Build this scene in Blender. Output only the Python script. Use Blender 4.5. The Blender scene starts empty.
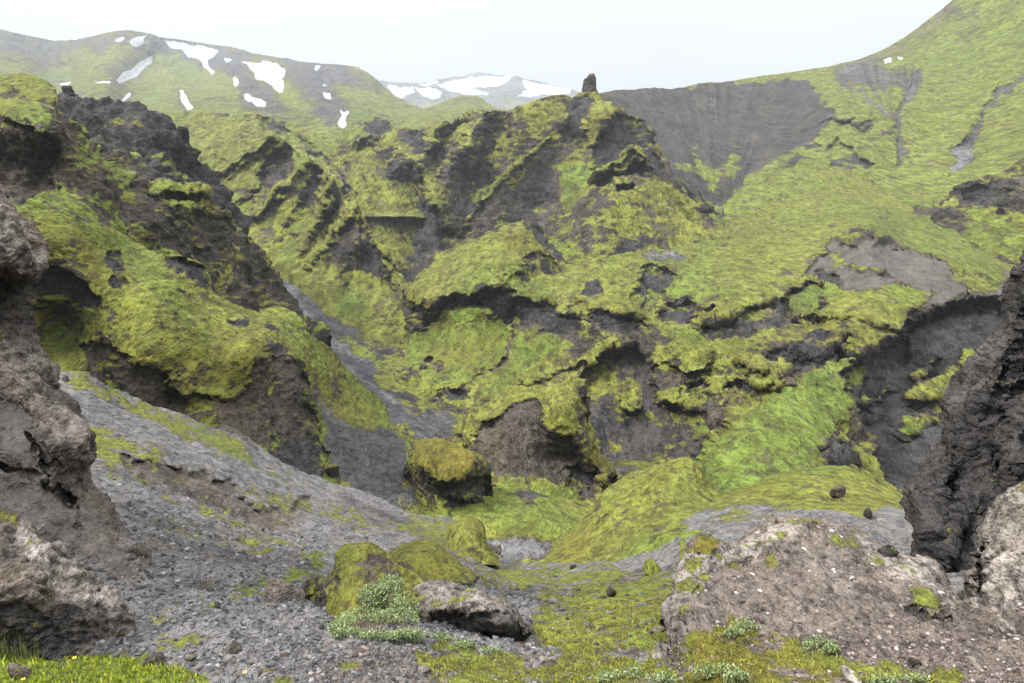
import bpy, math, random
import numpy as np
from mathutils import Vector, Matrix

C = bpy.context.scene.collection
SC = bpy.context.scene
F = 740.0; CX, CY = 512.0, 341.5; HORIZON = 200.0
PITCH = math.atan((CY - HORIZON) / F)

# ------------------------------------------------------------------ camera
cd = bpy.data.cameras.new('camera'); cam = bpy.data.objects.new('camera', cd); C.objects.link(cam)
cd.sensor_width = 36.0; cd.lens = F / 1024.0 * 36.0; cd.clip_start = 0.1; cd.clip_end = 20000
cam.location = (0, 0, 0); cam.rotation_euler = (math.pi/2 - PITCH, 0, 0)
SC.camera = cam
SC.render.resolution_x = 1024; SC.render.resolution_y = 683

# ------------------------------------------------------------------ exposure
SC.view_settings.view_transform = 'Standard'; SC.view_settings.look = 'None'
SC.view_settings.exposure = 2.05; SC.view_settings.gamma = 1.0; SC.view_settings.use_curve_mapping = False
SC.cycles.max_bounces = 4; SC.cycles.diffuse_bounces = 2; SC.cycles.glossy_bounces = 1
SC.cycles.volume_bounces = 1; SC.cycles.transmission_bounces = 1
SC.cycles.use_denoising = True; SC.cycles.denoising_prefilter = 'NONE'

# ------------------------------------------------------------------ overcast sky and sun
SUN_EL, SUN_AZ = math.radians(47), math.radians(-92)     # azimuth from +Y towards +X
w = bpy.data.worlds.new('World'); SC.world = w; w.use_nodes = True
nt = w.node_tree; nt.nodes.clear()
out = nt.nodes.new('ShaderNodeOutputWorld')
sky = nt.nodes.new('ShaderNodeTexSky'); sky.sky_type = 'NISHITA'; sky.sun_disc = False
sky.sun_elevation = SUN_EL; sky.sun_rotation = SUN_AZ
bgs = nt.nodes.new('ShaderNodeBackground'); bgs.inputs['Strength'].default_value = 0.06
nt.links.new(sky.outputs[0], bgs.inputs['Color'])
tc = nt.nodes.new('ShaderNodeTexCoord'); sx = nt.nodes.new('ShaderNodeSeparateXYZ')
nt.links.new(tc.outputs['Generated'], sx.inputs[0])
nz = nt.nodes.new('ShaderNodeTexNoise'); nz.inputs['Scale'].default_value = 2.2; nz.inputs['Detail'].default_value = 3
nt.links.new(tc.outputs['Generated'], nz.inputs['Vector'])
mm = nt.nodes.new('ShaderNodeMath'); mm.operation = 'MULTIPLY_ADD'; mm.inputs[1].default_value = 0.10
nt.links.new(nz.outputs[0], mm.inputs[0]); nt.links.new(sx.outputs['Z'], mm.inputs[2])
rp = nt.nodes.new('ShaderNodeValToRGB'); e = rp.color_ramp.elements
e[0].position = 0.0; e[0].color = (0.134, 0.137, 0.143, 1)
e[1].position = 1.0; e[1].color = (1.20, 1.24, 1.30, 1)
for p, c in ((0.16, (0.146, 0.148, 0.153)), (0.24, (0.188, 0.189, 0.192)), (0.33, (0.27, 0.27, 0.272)), (0.6, (0.72, 0.74, 0.77))):
    el = e.new(p); el.color = (*c, 1)
nt.links.new(mm.outputs[0], rp.inputs[0])
bgc = nt.nodes.new('ShaderNodeBackground'); bgc.inputs['Strength'].default_value = 1.0
nt.links.new(rp.outputs[0], bgc.inputs['Color'])
mx = nt.nodes.new('ShaderNodeMixShader'); mx.inputs[0].default_value = 0.93      # thin blue behind thick cloud
nt.links.new(bgs.outputs[0], mx.inputs[1]); nt.links.new(bgc.outputs[0], mx.inputs[2])
nt.links.new(mx.outputs[0], out.inputs['Surface'])
sd_ = bpy.data.lights.new('sun', 'SUN'); sd_.energy = 1.5; sd_.angle = math.radians(10); sd_.color = (1.0, 0.96, 0.90)
sun = bpy.data.objects.new('sun', sd_); C.objects.link(sun)
sdir = Vector((math.sin(SUN_AZ)*math.cos(SUN_EL), math.cos(SUN_AZ)*math.cos(SUN_EL), math.sin(SUN_EL)))
sun.rotation_euler = (-sdir).to_track_quat('-Z', 'Y').to_euler()

# ------------------------------------------------------------------ numpy helpers
_rs = np.random.RandomState(7)
PERM = np.concatenate([_rs.permutation(256)]*3).astype(np.int32)
_g = _rs.normal(size=(256, 3)); _g /= np.linalg.norm(_g, axis=1)[:, None]
GRAD = _g.astype(np.float32)
def perlin(x, y, z):
    sh = np.shape(x)
    x = np.asarray(x, np.float32).ravel(); y = np.asarray(y, np.float32).ravel(); z = np.asarray(z, np.float32).ravel()
    xf = np.floor(x); yf = np.floor(y); zf = np.floor(z)
    xi = xf.astype(np.int32) & 255; yi = yf.astype(np.int32) & 255; zi = zf.astype(np.int32) & 255
    fx = x-xf; fy = y-yf; fz = z-zf
    u = fx*fx*fx*(fx*(fx*6-15)+10); v = fy*fy*fy*(fy*(fy*6-15)+10); w_ = fz*fz*fz*(fz*(fz*6-15)+10)
    res = 0
    for dx in (0, 1):
        wx = u if dx else 1-u; A = PERM[xi+dx]
        for dy in (0, 1):
            wy = v if dy else 1-v; B = PERM[A+yi+dy]
            for dz in (0, 1):
                wz = w_ if dz else 1-w_
                g = GRAD[PERM[B+zi+dz]]
                res = res + wx*wy*wz*(g[:, 0]*(fx-dx)+g[:, 1]*(fy-dy)+g[:, 2]*(fz-dz))
    return (res*1.6).reshape(sh)
def sstep(a, b, x):
    t = np.clip((x-a)/(b-a), 0, 1); return t*t*(3-2*t)

cp, sp = math.cos(PITCH), math.sin(PITCH)
def unproject(px, py, d):
    """a sight line's point at depth d metres along the camera's axis"""
    X = (px-CX)/F*d; V = -(py-CY)/F*d
    return np.stack([X, d*cp+V*sp, V*cp-d*sp], -1)
def at(px, py, d): return Vector(unproject(np.float64(px), np.float64(py), np.float64(d)))

def rbf(ctrl, px, py):
    c = np.array(ctrl, float); n = len(c)
    P = c[:, :2]/100.0; v = np.log(c[:, 2])
    r = np.linalg.norm(P[:, None]-P[None], axis=2) + 0.0
    K = np.sqrt(r*r+0.02)
    M = np.zeros((n+3, n+3)); M[:n, :n] = -K + 0.01*np.eye(n)*0; M[:n, n] = 1; M[:n, n+1:] = P; M[n, :n] = 1; M[n+1:, :n] = P.T
    s = np.linalg.lstsq(M, np.concatenate([v, np.zeros(3)]), rcond=None)[0]
    res = np.full(px.shape, s[n]) + s[n+1]*px/100 + s[n+2]*py/100
    for i in range(n):
        res = res - s[i]*np.sqrt((px/100-P[i, 0])**2+(py/100-P[i, 1])**2+0.02)
    return np.exp(np.clip(res, v.min()-0.4, v.max()+0.4))

def seg_dist(px, py, pts, closed):
    d2 = np.full(px.shape, 1e9, np.float32); n = len(pts)
    for i in range(n if closed else n-1):
        ax, ay = pts[i]; bx, by = pts[(i+1) % n]
        ex, ey = bx-ax, by-ay; L = ex*ex+ey*ey+1e-9
        t = np.clip(((px-ax)*ex+(py-ay)*ey)/L, 0, 1)
        d2 = np.minimum(d2, (px-ax-t*ex)**2+(py-ay-t*ey)**2)
    return np.sqrt(d2)
def inside(px, py, pts):
    r = np.zeros(px.shape, bool); n = len(pts)
    for i in range(n):
        ax, ay = pts[i]; bx, by = pts[(i+1) % n]
        if ay == by: continue
        c = ((ay > py) != (by > py)) & (px < (bx-ax)*(py-ay)/(by-ay)+ax); r ^= c
    return r
def region(px, py, pts, w=2.0, sw=None):
    """soft mask of a patch (closed outline) or a band (sw = half width along a line)"""
    m = np.zeros(px.shape, np.float32)
    a = np.array(pts, float); pad = w+2+(sw or 0)
    sel = (px > a[:, 0].min()-pad) & (px < a[:, 0].max()+pad) & (py > a[:, 1].min()-pad) & (py < a[:, 1].max()+pad)
    if not sel.any(): return m
    qx, qy = px[sel], py[sel]
    if sw is None:
        d = seg_dist(qx, qy, pts, True); s = np.where(inside(qx, qy, pts), d, -d)
    else:
        s = sw-seg_dist(qx, qy, pts, False)
    m[sel] = sstep(-w, w, s); return m

def normals_of(P):
    du = np.gradient(P, axis=1); dv = np.gradient(P, axis=0)
    n = np.cross(du, dv); n /= np.linalg.norm(n, axis=2)[..., None]+1e-12
    return n
def fractal(P, s, Lmax, noct, H=1.0, ridged=0.0, seed=0.0, lo=2.0, hi=4.5):
    """world-space fractal relief in metres; octaves finer than the grid fade out"""
    r = np.zeros(P.shape[:2], np.float32); lam = Lmax
    for k in range(noct):
        wgt = sstep(lo, hi, lam/s)
        if wgt.max() > 0:
            n = perlin(P[..., 0]/lam+seed, P[..., 1]*0.6/lam+seed*1.7, P[..., 2]*0.9/lam-seed)
            if ridged > 0 and k < 3: n = (1-ridged)*n + ridged*(0.55-2.0*np.abs(n))
            r += wgt*n*lam*(lam/Lmax)**(H-1)
        lam *= 0.5; seed += 13.7
    return r

def mesh_from_grid(name, P, mat, attrs, keep=None, smooth=True):
    nr, nc = P.shape[:2]
    idx = np.arange(nr*nc).reshape(nr, nc)
    q = np.stack([idx[:-1, :-1], idx[1:, :-1], idx[1:, 1:], idx[:-1, 1:]], -1).reshape(-1, 4)
    if keep is not None: q = q[keep[:-1, :-1].ravel()]
    V = P.reshape(-1, 3); A = {k: v.reshape(-1, 4) for k, v in attrs.items()}
    if keep is not None:
        used = np.unique(q); rm = np.full(len(V), -1); rm[used] = np.arange(len(used)); q = rm[q]; V = V[used]
        A = {k: v[used] for k, v in A.items()}
    me = bpy.data.meshes.new(name)
    me.vertices.add(len(V)); me.vertices.foreach_set('co', np.ascontiguousarray(V, np.float32).ravel())
    me.loops.add(q.size); me.loops.foreach_set('vertex_index', q.astype(np.int32).ravel())
    me.polygons.add(len(q)); me.polygons.foreach_set('loop_start', (np.arange(len(q))*4).astype(np.int32))
    try: me.polygons.foreach_set('loop_total', np.full(len(q), 4, np.int32))
    except Exception: pass
    me.polygons.foreach_set('use_smooth', np.full(len(q), smooth))
    for k, v in A.items():
        at_ = me.attributes.new(k, 'FLOAT_COLOR', 'POINT'); at_.data.foreach_set('color', np.ascontiguousarray(v, np.float32).ravel())
    me.update(); me.validate()
    me.materials.append(mat)
    o = bpy.data.objects.new(name, me); C.objects.link(o)
    return o
def tag(o, label=None, cat=None, group=None, kind=None):
    if label: o['label'] = label
    if cat: o['category'] = cat
    if group: o['group'] = group
    if kind: o['kind'] = kind
    return o

# ------------------------------------------------------------------ materials
def nodes(m):
    m.use_nodes = True; t = m.node_tree; t.nodes.clear(); return t
class NT:
    def __init__(s, t): s.t = t
    def n(s, typ, **kw):
        x = s.t.nodes.new(typ)
        for k, v in kw.items(): setattr(x, k, v)
        return x
    def link(s, a, b): s.t.links.new(a, b)
    def noise(s, vec, scale, detail=4, rough=0.6):
        x = s.n('ShaderNodeTexNoise'); x.inputs['Scale'].default_value = scale
        x.inputs['Detail'].default_value = detail; x.inputs['Roughness'].default_value = rough
        s.link(vec, x.inputs['Vector']); return x.outputs['Fac']
    def rng(s, v, a, b, c=0.0, d=1.0):
        x = s.n('ShaderNodeMapRange'); x.inputs[1].default_value = a; x.inputs[2].default_value = b
        x.inputs[3].default_value = c; x.inputs[4].default_value = d; s.link(v, x.inputs[0]); return x.outputs[0]
    def mix(s, f, a, b):
        x = s.n('ShaderNodeMix'); x.data_type = 'RGBA'
        for v, i in ((f, 0), (a, 6), (b, 7)):
            if isinstance(v, (tuple, list)): x.inputs[i].default_value = (*v, 1)
            elif isinstance(v, float): x.inputs[i].default_value = v
            else: s.link(v, x.inputs[i])
        return x.outputs[2]
    def math(s, op, a, b=None):
        x = s.n('ShaderNodeMath', operation=op)
        for v, i in ((a, 0), (b, 1)):
            if v is None: continue
            if isinstance(v, (int, float)): x.inputs[i].default_value = v
            else: s.link(v, x.inputs[i])
        return x.outputs[0]

_mats = {}
def terrain_mat(px, warm=0.0):
    """rock, scree, earth, moss and grass by the surface's own masks; px = metres that one fine grain measures"""
    key = (px, warm)
    if key in _mats: return _mats[key]
    m = bpy.data.materials.new('terrain'); g = NT(nodes(m))
    geo = g.n('ShaderNodeNewGeometry'); mp = g.n('ShaderNodeMapping'); mp.inputs['Scale'].default_value = (1.0, 0.42, 0.8)   # growth and wear run down the fall of the slopes
    g.link(geo.outputs['Position'], mp.inputs['Vector']); pos = mp.outputs[0]
    a1 = g.n('ShaderNodeAttribute', attribute_name='cover'); a2 = g.n('ShaderNodeAttribute', attribute_name='stone')
    s1 = g.n('ShaderNodeSeparateColor'); g.link(a1.outputs['Color'], s1.inputs[0])
    s2 = g.n('ShaderNodeSeparateColor'); g.link(a2.outputs['Color'], s2.inputs[0])
    moss, scree, green, brown = s1.outputs[0], s1.outputs[1], s1.outputs[2], a1.outputs['Alpha']
    dark, pale, olive, tuff = s2.outputs[0], s2.outputs[1], s2.outputs[2], a2.outputs['Alpha']
    fine = g.noise(pos, 1/(2.4*px), 3, 0.7); mid = g.noise(pos, 1/(7*px), 3, 0.65); med = g.noise(pos, 1/(20*px), 4, 0.62); big = g.noise(pos, 1/(75*px), 4, 0.55)
    f2 = g.rng(fine, 0.3, 0.7); m2 = g.rng(med, 0.34, 0.66); b2 = g.rng(big, 0.36, 0.64)
    wide = g.noise(pos, 1/(48*px), 3, 0.6)
    mot = g.rng(g.math('ADD', g.math('ADD', g.math('MULTIPLY', fine, 0.30), g.math('MULTIPLY', wide, 0.20)), g.math('ADD', g.math('MULTIPLY', mid, 0.27), g.math('MULTIPLY', med, 0.23))), 0.43, 0.58)
    lum = g.rng(g.math('ADD', g.math('MULTIPLY', mid, 0.5), g.math('MULTIPLY', med, 0.5)), 0.36, 0.64)
    rock = g.mix(mot, (0.013, 0.011, 0.009), (0.088, 0.077, 0.062))
    rock = g.mix(g.math('MULTIPLY', b2, 0.4), rock, g.mix(mot, (0.030, 0.023, 0.015), (0.105, 0.080, 0.054)))
    rock = g.mix(brown, rock, g.mix(mot, (0.040, 0.030, 0.023), (0.165, 0.127, 0.098)))
    rock = g.mix(dark, rock, g.mix(mot, (0.013, 0.0125, 0.0125), (0.064, 0.059, 0.057)))
    rock = g.mix(tuff, rock, g.mix(g.math('ADD', g.math('MULTIPLY', m2, 0.6), g.math('MULTIPLY', f2, 0.3)), (0.062, 0.054, 0.047), (0.138, 0.122, 0.105)))
    pal = g.mix(mot, (0.085, 0.071, 0.060), (0.37, 0.325, 0.285))
    pf = g.math('MULTIPLY', pale, g.math('SUBTRACT', 1.0, g.math('MULTIPLY', dark, 0.8)))
    rock = g.mix(g.math('MULTIPLY', pf, g.rng(g.math('ADD', g.math('MULTIPLY', med, 0.5), g.math('MULTIPLY', mid, 0.5)), 0.38, 0.54, 0.2, 1.0)), rock, pal)
    scr = g.mix(mot, (0.052, 0.050, 0.050), (0.225, 0.218, 0.214))
    scr = g.mix(g.math('MULTIPLY', b2, 0.4), scr, g.mix(mot, (0.045, 0.041, 0.038), (0.180, 0.167, 0.155)))
    scr = g.mix(g.math('MULTIPLY', dark, 0.85), scr, g.mix(mot, (0.017, 0.016, 0.018), (0.066, 0.063, 0.066)))
    scr = g.mix(g.math('MULTIPLY', brown, 0.8), scr, g.mix(mot, (0.038, 0.028, 0.021), (0.200, 0.152, 0.116)))
    scr = g.mix(g.math('MULTIPLY', pf, g.rng(med, 0.42, 0.56, 0.1, 0.8)), scr, pal)
    base = g.mix(scree, rock, scr)
    mo = g.mix(mot, (0.060, 0.061, 0.010), (0.238, 0.240, 0.036))
    mo = g.mix(g.math('MULTIPLY', m2, 0.5), mo, g.mix(mot, (0.052, 0.066, 0.011), (0.178, 0.220, 0.038)))
    mo = g.mix(g.math('MULTIPLY', b2, 0.5), mo, g.mix(lum, (0.105, 0.104, 0.018), (0.285, 0.282, 0.068)))
    vast = g.rng(g.noise(pos, 1/(230*px), 3, 0.55), 0.46, 0.60, 0.0, 0.75)
    green = g.math('MAXIMUM', green, vast)
    mo = g.mix(green, mo, g.mix(mot, (0.050, 0.068, 0.010), (0.164, 0.222, 0.038)))
    spot = g.rng(g.math('ADD', g.math('MULTIPLY', g.noise(pos, 1/(9*px), 4, 0.75), 0.75), g.math('MULTIPLY', big, 0.25)), 0.46, 0.60)
    mo = g.mix(g.math('MULTIPLY', spot, 0.72), mo, (0.058, 0.052, 0.014))
    hole = g.rng(g.math('ADD', g.math('MULTIPLY', g.noise(pos, 1/(11*px), 2, 0.6), 0.7), g.math('MULTIPLY', wide, 0.3)), 0.555, 0.60)
    mo = g.mix(g.math('MULTIPLY', hole, 0.75), mo, g.mix(mot, (0.018, 0.016, 0.010), (0.075, 0.064, 0.035)))
    mo = g.mix(olive, mo, g.mix(mot, (0.040, 0.034, 0.007), (0.18, 0.145, 0.022)))
    thinm = g.mix(mot, (0.030, 0.027, 0.009), (0.125, 0.112, 0.026))
    edge = g.math('ADD', moss, g.math('MULTIPLY', g.math('SUBTRACT', g.math('ADD', g.math('MULTIPLY', fine, 0.25), g.math('ADD', g.math('MULTIPLY', mid, 0.4), g.math('MULTIPLY', med, 0.35))), 0.5), 2.2))
    # bare patches stay bare and thick moss stays whole
    on = g.rng(moss, 0.02, 0.14); full = g.rng(moss, 0.9, 1.0, 0.0, 0.8)
    t1 = g.math('MULTIPLY', g.math('MULTIPLY', g.rng(edge, 0.12, 0.42), on), 0.8); t2 = g.math('MAXIMUM', g.math('MULTIPLY', g.rng(edge, 0.38, 0.88), on), full)
    col = g.mix(t2, g.mix(t1, base, thinm), mo)
    bs = g.n('ShaderNodeBsdfPrincipled'); g.link(col, bs.inputs['Base Color'])
    bs.inputs['Roughness'].default_value = 0.95; bs.inputs['Specular IOR Level'].default_value = 0.15
    bp = g.n('ShaderNodeBump'); bp.inputs['Distance'].default_value = px*4.0; bp.inputs['Strength'].default_value = 1.0
    h = g.math('ADD', fine, g.math('ADD', g.math('MULTIPLY', mid, 2.0), g.math('MULTIPLY', med, 3.0))); g.link(h, bp.inputs['Height']); g.link(bp.outputs[0], bs.inputs['Normal'])
    o = g.n('ShaderNodeOutputMaterial'); g.link(bs.outputs[0], o.inputs['Surface'])
    _mats[key] = m; return m
def simple_mat(name, c1, c2, scale, rough=0.9, trans=0.0, bump=0.0):
    m = bpy.data.materials.new(name); g = NT(nodes(m))
    geo = g.n('ShaderNodeNewGeometry'); n = g.noise(geo.outputs['Position'], scale, 4, 0.65)
    col = g.mix(g.rng(n, 0.3, 0.7), c1, c2)
    bs = g.n('ShaderNodeBsdfPrincipled'); g.link(col, bs.inputs['Base Color']); bs.inputs['Roughness'].default_value = rough
    bs.inputs['Specular IOR Level'].default_value = 0.2
    if bump:
        bp = g.n('ShaderNodeBump'); bp.inputs['Distance'].default_value = bump; g.link(n, bp.inputs['Height']); g.link(bp.outputs[0], bs.inputs['Normal'])
    o = g.n('ShaderNodeOutputMaterial'); g.link(bs.outputs[0], o.inputs['Surface'])
    return m

# ------------------------------------------------------------------ landforms
LAND = {}
def cover_of(P, N, px, py, wx, wy, feats, thr, s, noisef, base):
    """material masks of a surface: moss keeps to the gentle ground, patches overrule it"""
    z = np.zeros(px.shape, np.float32)
    ch = {k: z + base.get(k, 0.0) for k in ('scree', 'green', 'brown', 'dark', 'pale', 'olive', 'tuff')}
    bias = z + base.get('bias', 0.0); veg = z + 1-base.get('scree', 0.0)
    for kind, pts, o in feats:
        m = region(wx, wy, pts, 1.7*o.get('w', 2.0)+1.0, o.get('sw'))
        if not m.any(): continue
        a = o.get('a', 1.0)
        for k in kind.split('+'):
            if k == 'rock': bias = bias*(1-m*a) - 0.65*a*m; ch['scree'] *= (1-m*a); veg = np.maximum(veg, m)
            elif k == 'moss': bias = bias*(1-m*a) + 0.55*a*m; ch['tuff'] *= (1-m*a); veg = np.maximum(veg, m)
            elif k == 'patchy': bias = bias*(1-m) + (0.05+o.get('b', 0.0))*m; veg = np.maximum(veg, m)
            elif k == 'bare': bias = bias*(1-m) - 2*a*m
            elif k in ('push', 'flat'): pass
            else:
                ch[k] = ch[k]*(1-m) + a*m
                if k in ('scree', 'tuff'): veg = veg*(1-m*a)
    sl = N[..., 2] + 0.50*noisef + bias - thr
    ch['olive'] = np.maximum(ch['olive'], 0.75*sstep(0.62, 0.15, N[..., 2]+0.25*noisef)*base.get('steep', 1.0))
    moss = sstep(-0.32, 0.32, sl)*sstep(0.02, 0.6, veg+0.25*noisef*veg)
    return moss, ch
def landform(name, edge, far, ctrl, feats=(), axis='col', u0=-330, u1=1350, step=1.0, Lmax=None, rough=0.10, ridged=0.4,
             ledge=0.0, ledge_h=8, thr=0.55, back=0.25, drop=0.8, rnd=(10, 0.0), noct=7, base={}, seed=1.0, flat=0.25, warp=4.0, H=0.68, matpx=None, rowstep=1.0, backrows=12, block=0.0, flutes=()):
    us = np.arange(u0, u1+step, step)
    ea = np.array(edge, float); fa = np.array(far, float)
    ev = np.interp(us, ea[:, 0], ea[:, 1]); fv = np.interp(us, fa[:, 0], fa[:, 1])
    n = max(8, int(np.abs(fv-ev).max()/rowstep))
    t = np.linspace(0, 1, n)[:, None]
    U = np.broadcast_to(us[None], (n, len(us))).astype(np.float64); W = ev[None]+t*(fv-ev)[None]
    px, py = (U, W) if axis == 'col' else (W, U)
    d = rbf(ctrl, px, py)
    dm = float(np.median(d)); s0 = dm/F
    wn1 = perlin(px/14, py/14, px*0+seed); wn2 = perlin(px/14+50, py/14, px*0+seed); wn3 = perlin(px/5, py/5, px*0+seed+9); wn4 = perlin(px/5+9, py/5, px*0+seed+3)
    wx = px+warp*(1.6*wn1+0.8*wn3); wy = py+warp*(1.2*wn2+0.6*wn4)
    smooth = np.zeros(px.shape, np.float32)
    for kind, pts, o in feats:
        if 'p' in o or 'flat' in o or any(k in kind for k in ('scree', 'tuff')):
            m = region(wx, wy, pts, o.get('pw', max(o.get('w', 2.0), 3.0)), o.get('sw'))
            if 'p' in o: d = d*(1+o['p']*m)
            f = o.get('flat', 0.8 if ('scree' in kind or 'tuff' in kind) else 0.0)
            smooth = np.maximum(smooth*(1-m), f*m) if f else smooth*(1-m)
    streak = np.zeros(px.shape, np.float32)
    for pts, (ax, ay), fr, amp, fw in flutes:
        m = region(wx, wy, pts, fw); th = np.arctan2(px-ax, ay-py); rr = np.hypot(px-ax, py-ay)
        nn = perlin(th*fr, rr/120, px*0+seed)+0.6*perlin(th*fr*2.4, rr/80, px*0+seed+4)+0.45*perlin(th*fr*5.5, rr/50, px*0+seed+8)
        d = d*(1+amp*nn*m); streak += nn*m
    q = np.clip(np.abs(W-ev[None])/rnd[0], 0, 1); d = d*(1+rnd[1]*(1-q)**2)
    P = unproject(px, py, d)
    # back of the landform: it falls away behind its crest
    if back:
        crest = P[:1]; dirh = crest.copy(); dirh[..., 2] = 0; dirh /= np.linalg.norm(dirh, axis=2)[..., None]
        j = (np.arange(backrows, 0, -1)/backrows)[:, None, None]
        dist = j**1.6*back*dm
        B = crest + dirh*dist; B[..., 2] -= (dist*drop*(0.35+0.65*j))[..., 0]
        P = np.concatenate([B, P], 0)
        ext = lambda a: np.concatenate([np.repeat(a[:1], backrows, 0), a], 0)
        px, py, wx, wy, smooth, d, streak = map(ext, (px, py, wx, wy, smooth, d, streak))
    s = np.maximum(d/F, 1e-4)
    N = normals_of(P)
    tocam = -P/np.linalg.norm(P, axis=2)[..., None]
    sg = np.sign((N*tocam).sum(2).mean()); N = N*sg
    Lm = Lmax or 60*s0
    rg = (1-smooth*(1-flat))
    m0, _c = cover_of(P, N*np.sign((N*tocam).sum(2).mean()), px, py, wx, wy, feats, thr, s, px.astype(np.float32)*0, base)
    rg = rg*(1-0.5*m0)
    D = rough*fractal(P, s, Lm, noct, H, ridged, seed)*rg
    if ledge:
        zz = P[..., 2] + 0.5*ledge_h*s0*perlin(P[..., 0]/(25*s0), P[..., 1]/(25*s0), P[..., 2]/(40*s0)+seed)
        ph = zz/(ledge_h*s0); fr = ph-np.floor(ph)
        saw = sstep(0.0, 0.75, fr)*(1-sstep(0.82, 1.0, fr))
        D = D + ledge*ledge_h*s0*(saw-0.4)*rg*sstep(-0.2, 0.35, perlin(P[..., 0]/(45*s0)+7, P[..., 1]/(45*s0), P[..., 2]/(45*s0)))
    if block:
        for lam, k in ((Lm*0.9, 3.0), (Lm*0.3, 3.0), (Lm*0.1, 2.5)):
            v = (perlin(P[..., 0]/lam+seed+31, P[..., 1]/lam, P[..., 2]/(lam*0.7))*1.0+0.3*perlin(P[..., 0]/lam*2.3, P[..., 1]/lam*2.3+seed, P[..., 2]/lam*2.3))*k
            fv_ = np.floor(v); D = D + block*lam*sstep(2, 4.5, lam/s)*((fv_+sstep(0.35, 0.65, v-fv_))/k)*rg
    lat = N.copy(); lat += tocam*0.35; lat /= np.linalg.norm(lat, axis=2)[..., None]
    P2 = P + lat*D[..., None]
    N2 = normals_of(P2)*sg
    nf = fractal(P, s, 40*s0, 5, 0.55, 0.0, seed+77)/(40*s0)
    moss, ch = cover_of(P2, N2, px, py, wx, wy, feats, thr, s, nf*1.6, base)
    ch['dark'] = np.clip(ch['dark']+0.8*streak, 0, 1)
    c1 = np.stack([moss, ch['scree'], ch['green'], ch['brown']], -1); c2 = np.stack([ch['dark'], ch['pale'], ch['olive'], ch['tuff']], -1)
    mat = terrain_mat(matpx or float('%.2g' % (s0*0.9)))
    o = mesh_from_grid(name, P2, mat, {'cover': c1, 'stone': c2})
    LAND[o.name] = dict(P=P2, N=N2, px=px, py=py, wx=wx, wy=wy, s=s, moss=moss, ch=ch, nb=backrows if back else 0)
    return o
# ================================================================== the large landforms, far to near
def st(kind, pts, sw, **o): return (kind, pts, dict(o, sw=sw))
def pg(kind, pts, **o): return (kind, pts, o)

# ---- far snowy mountain
landform('far_mountain', [(-330, 104), (-80, 100), (330, 92), (360, 86), (381, 81), (400, 83), (416, 84), (430, 82), (441, 79), (460, 76), (481, 73), (500, 74), (520, 77), (540, 82), (555, 86), (572, 90), (590, 96), (640, 108), (700, 120), (1104, 130)],
         [(-80, 170), (1104, 170)],
         [(300, 95, 3300), (481, 73, 3600), (640, 108, 3400), (300, 160, 2500), (481, 160, 2400), (700, 160, 2500), (415, 100, 3000), (500, 100, 3050), (900, 130, 3000)],
         rough=0.05, thr=1.3, base={'scree': 0.8, 'dark': 0.5}, back=0.4, drop=0.5, seed=3, step=1.5,
         feats=[pg('moss', [(300, 104), (420, 106), (480, 108), (600, 108), (640, 170), (300, 170)], w=6)])
tag(bpy.data.objects['far_mountain'], 'distant blue-grey mountain streaked with snow behind the green hills', kind='structure')

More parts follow.
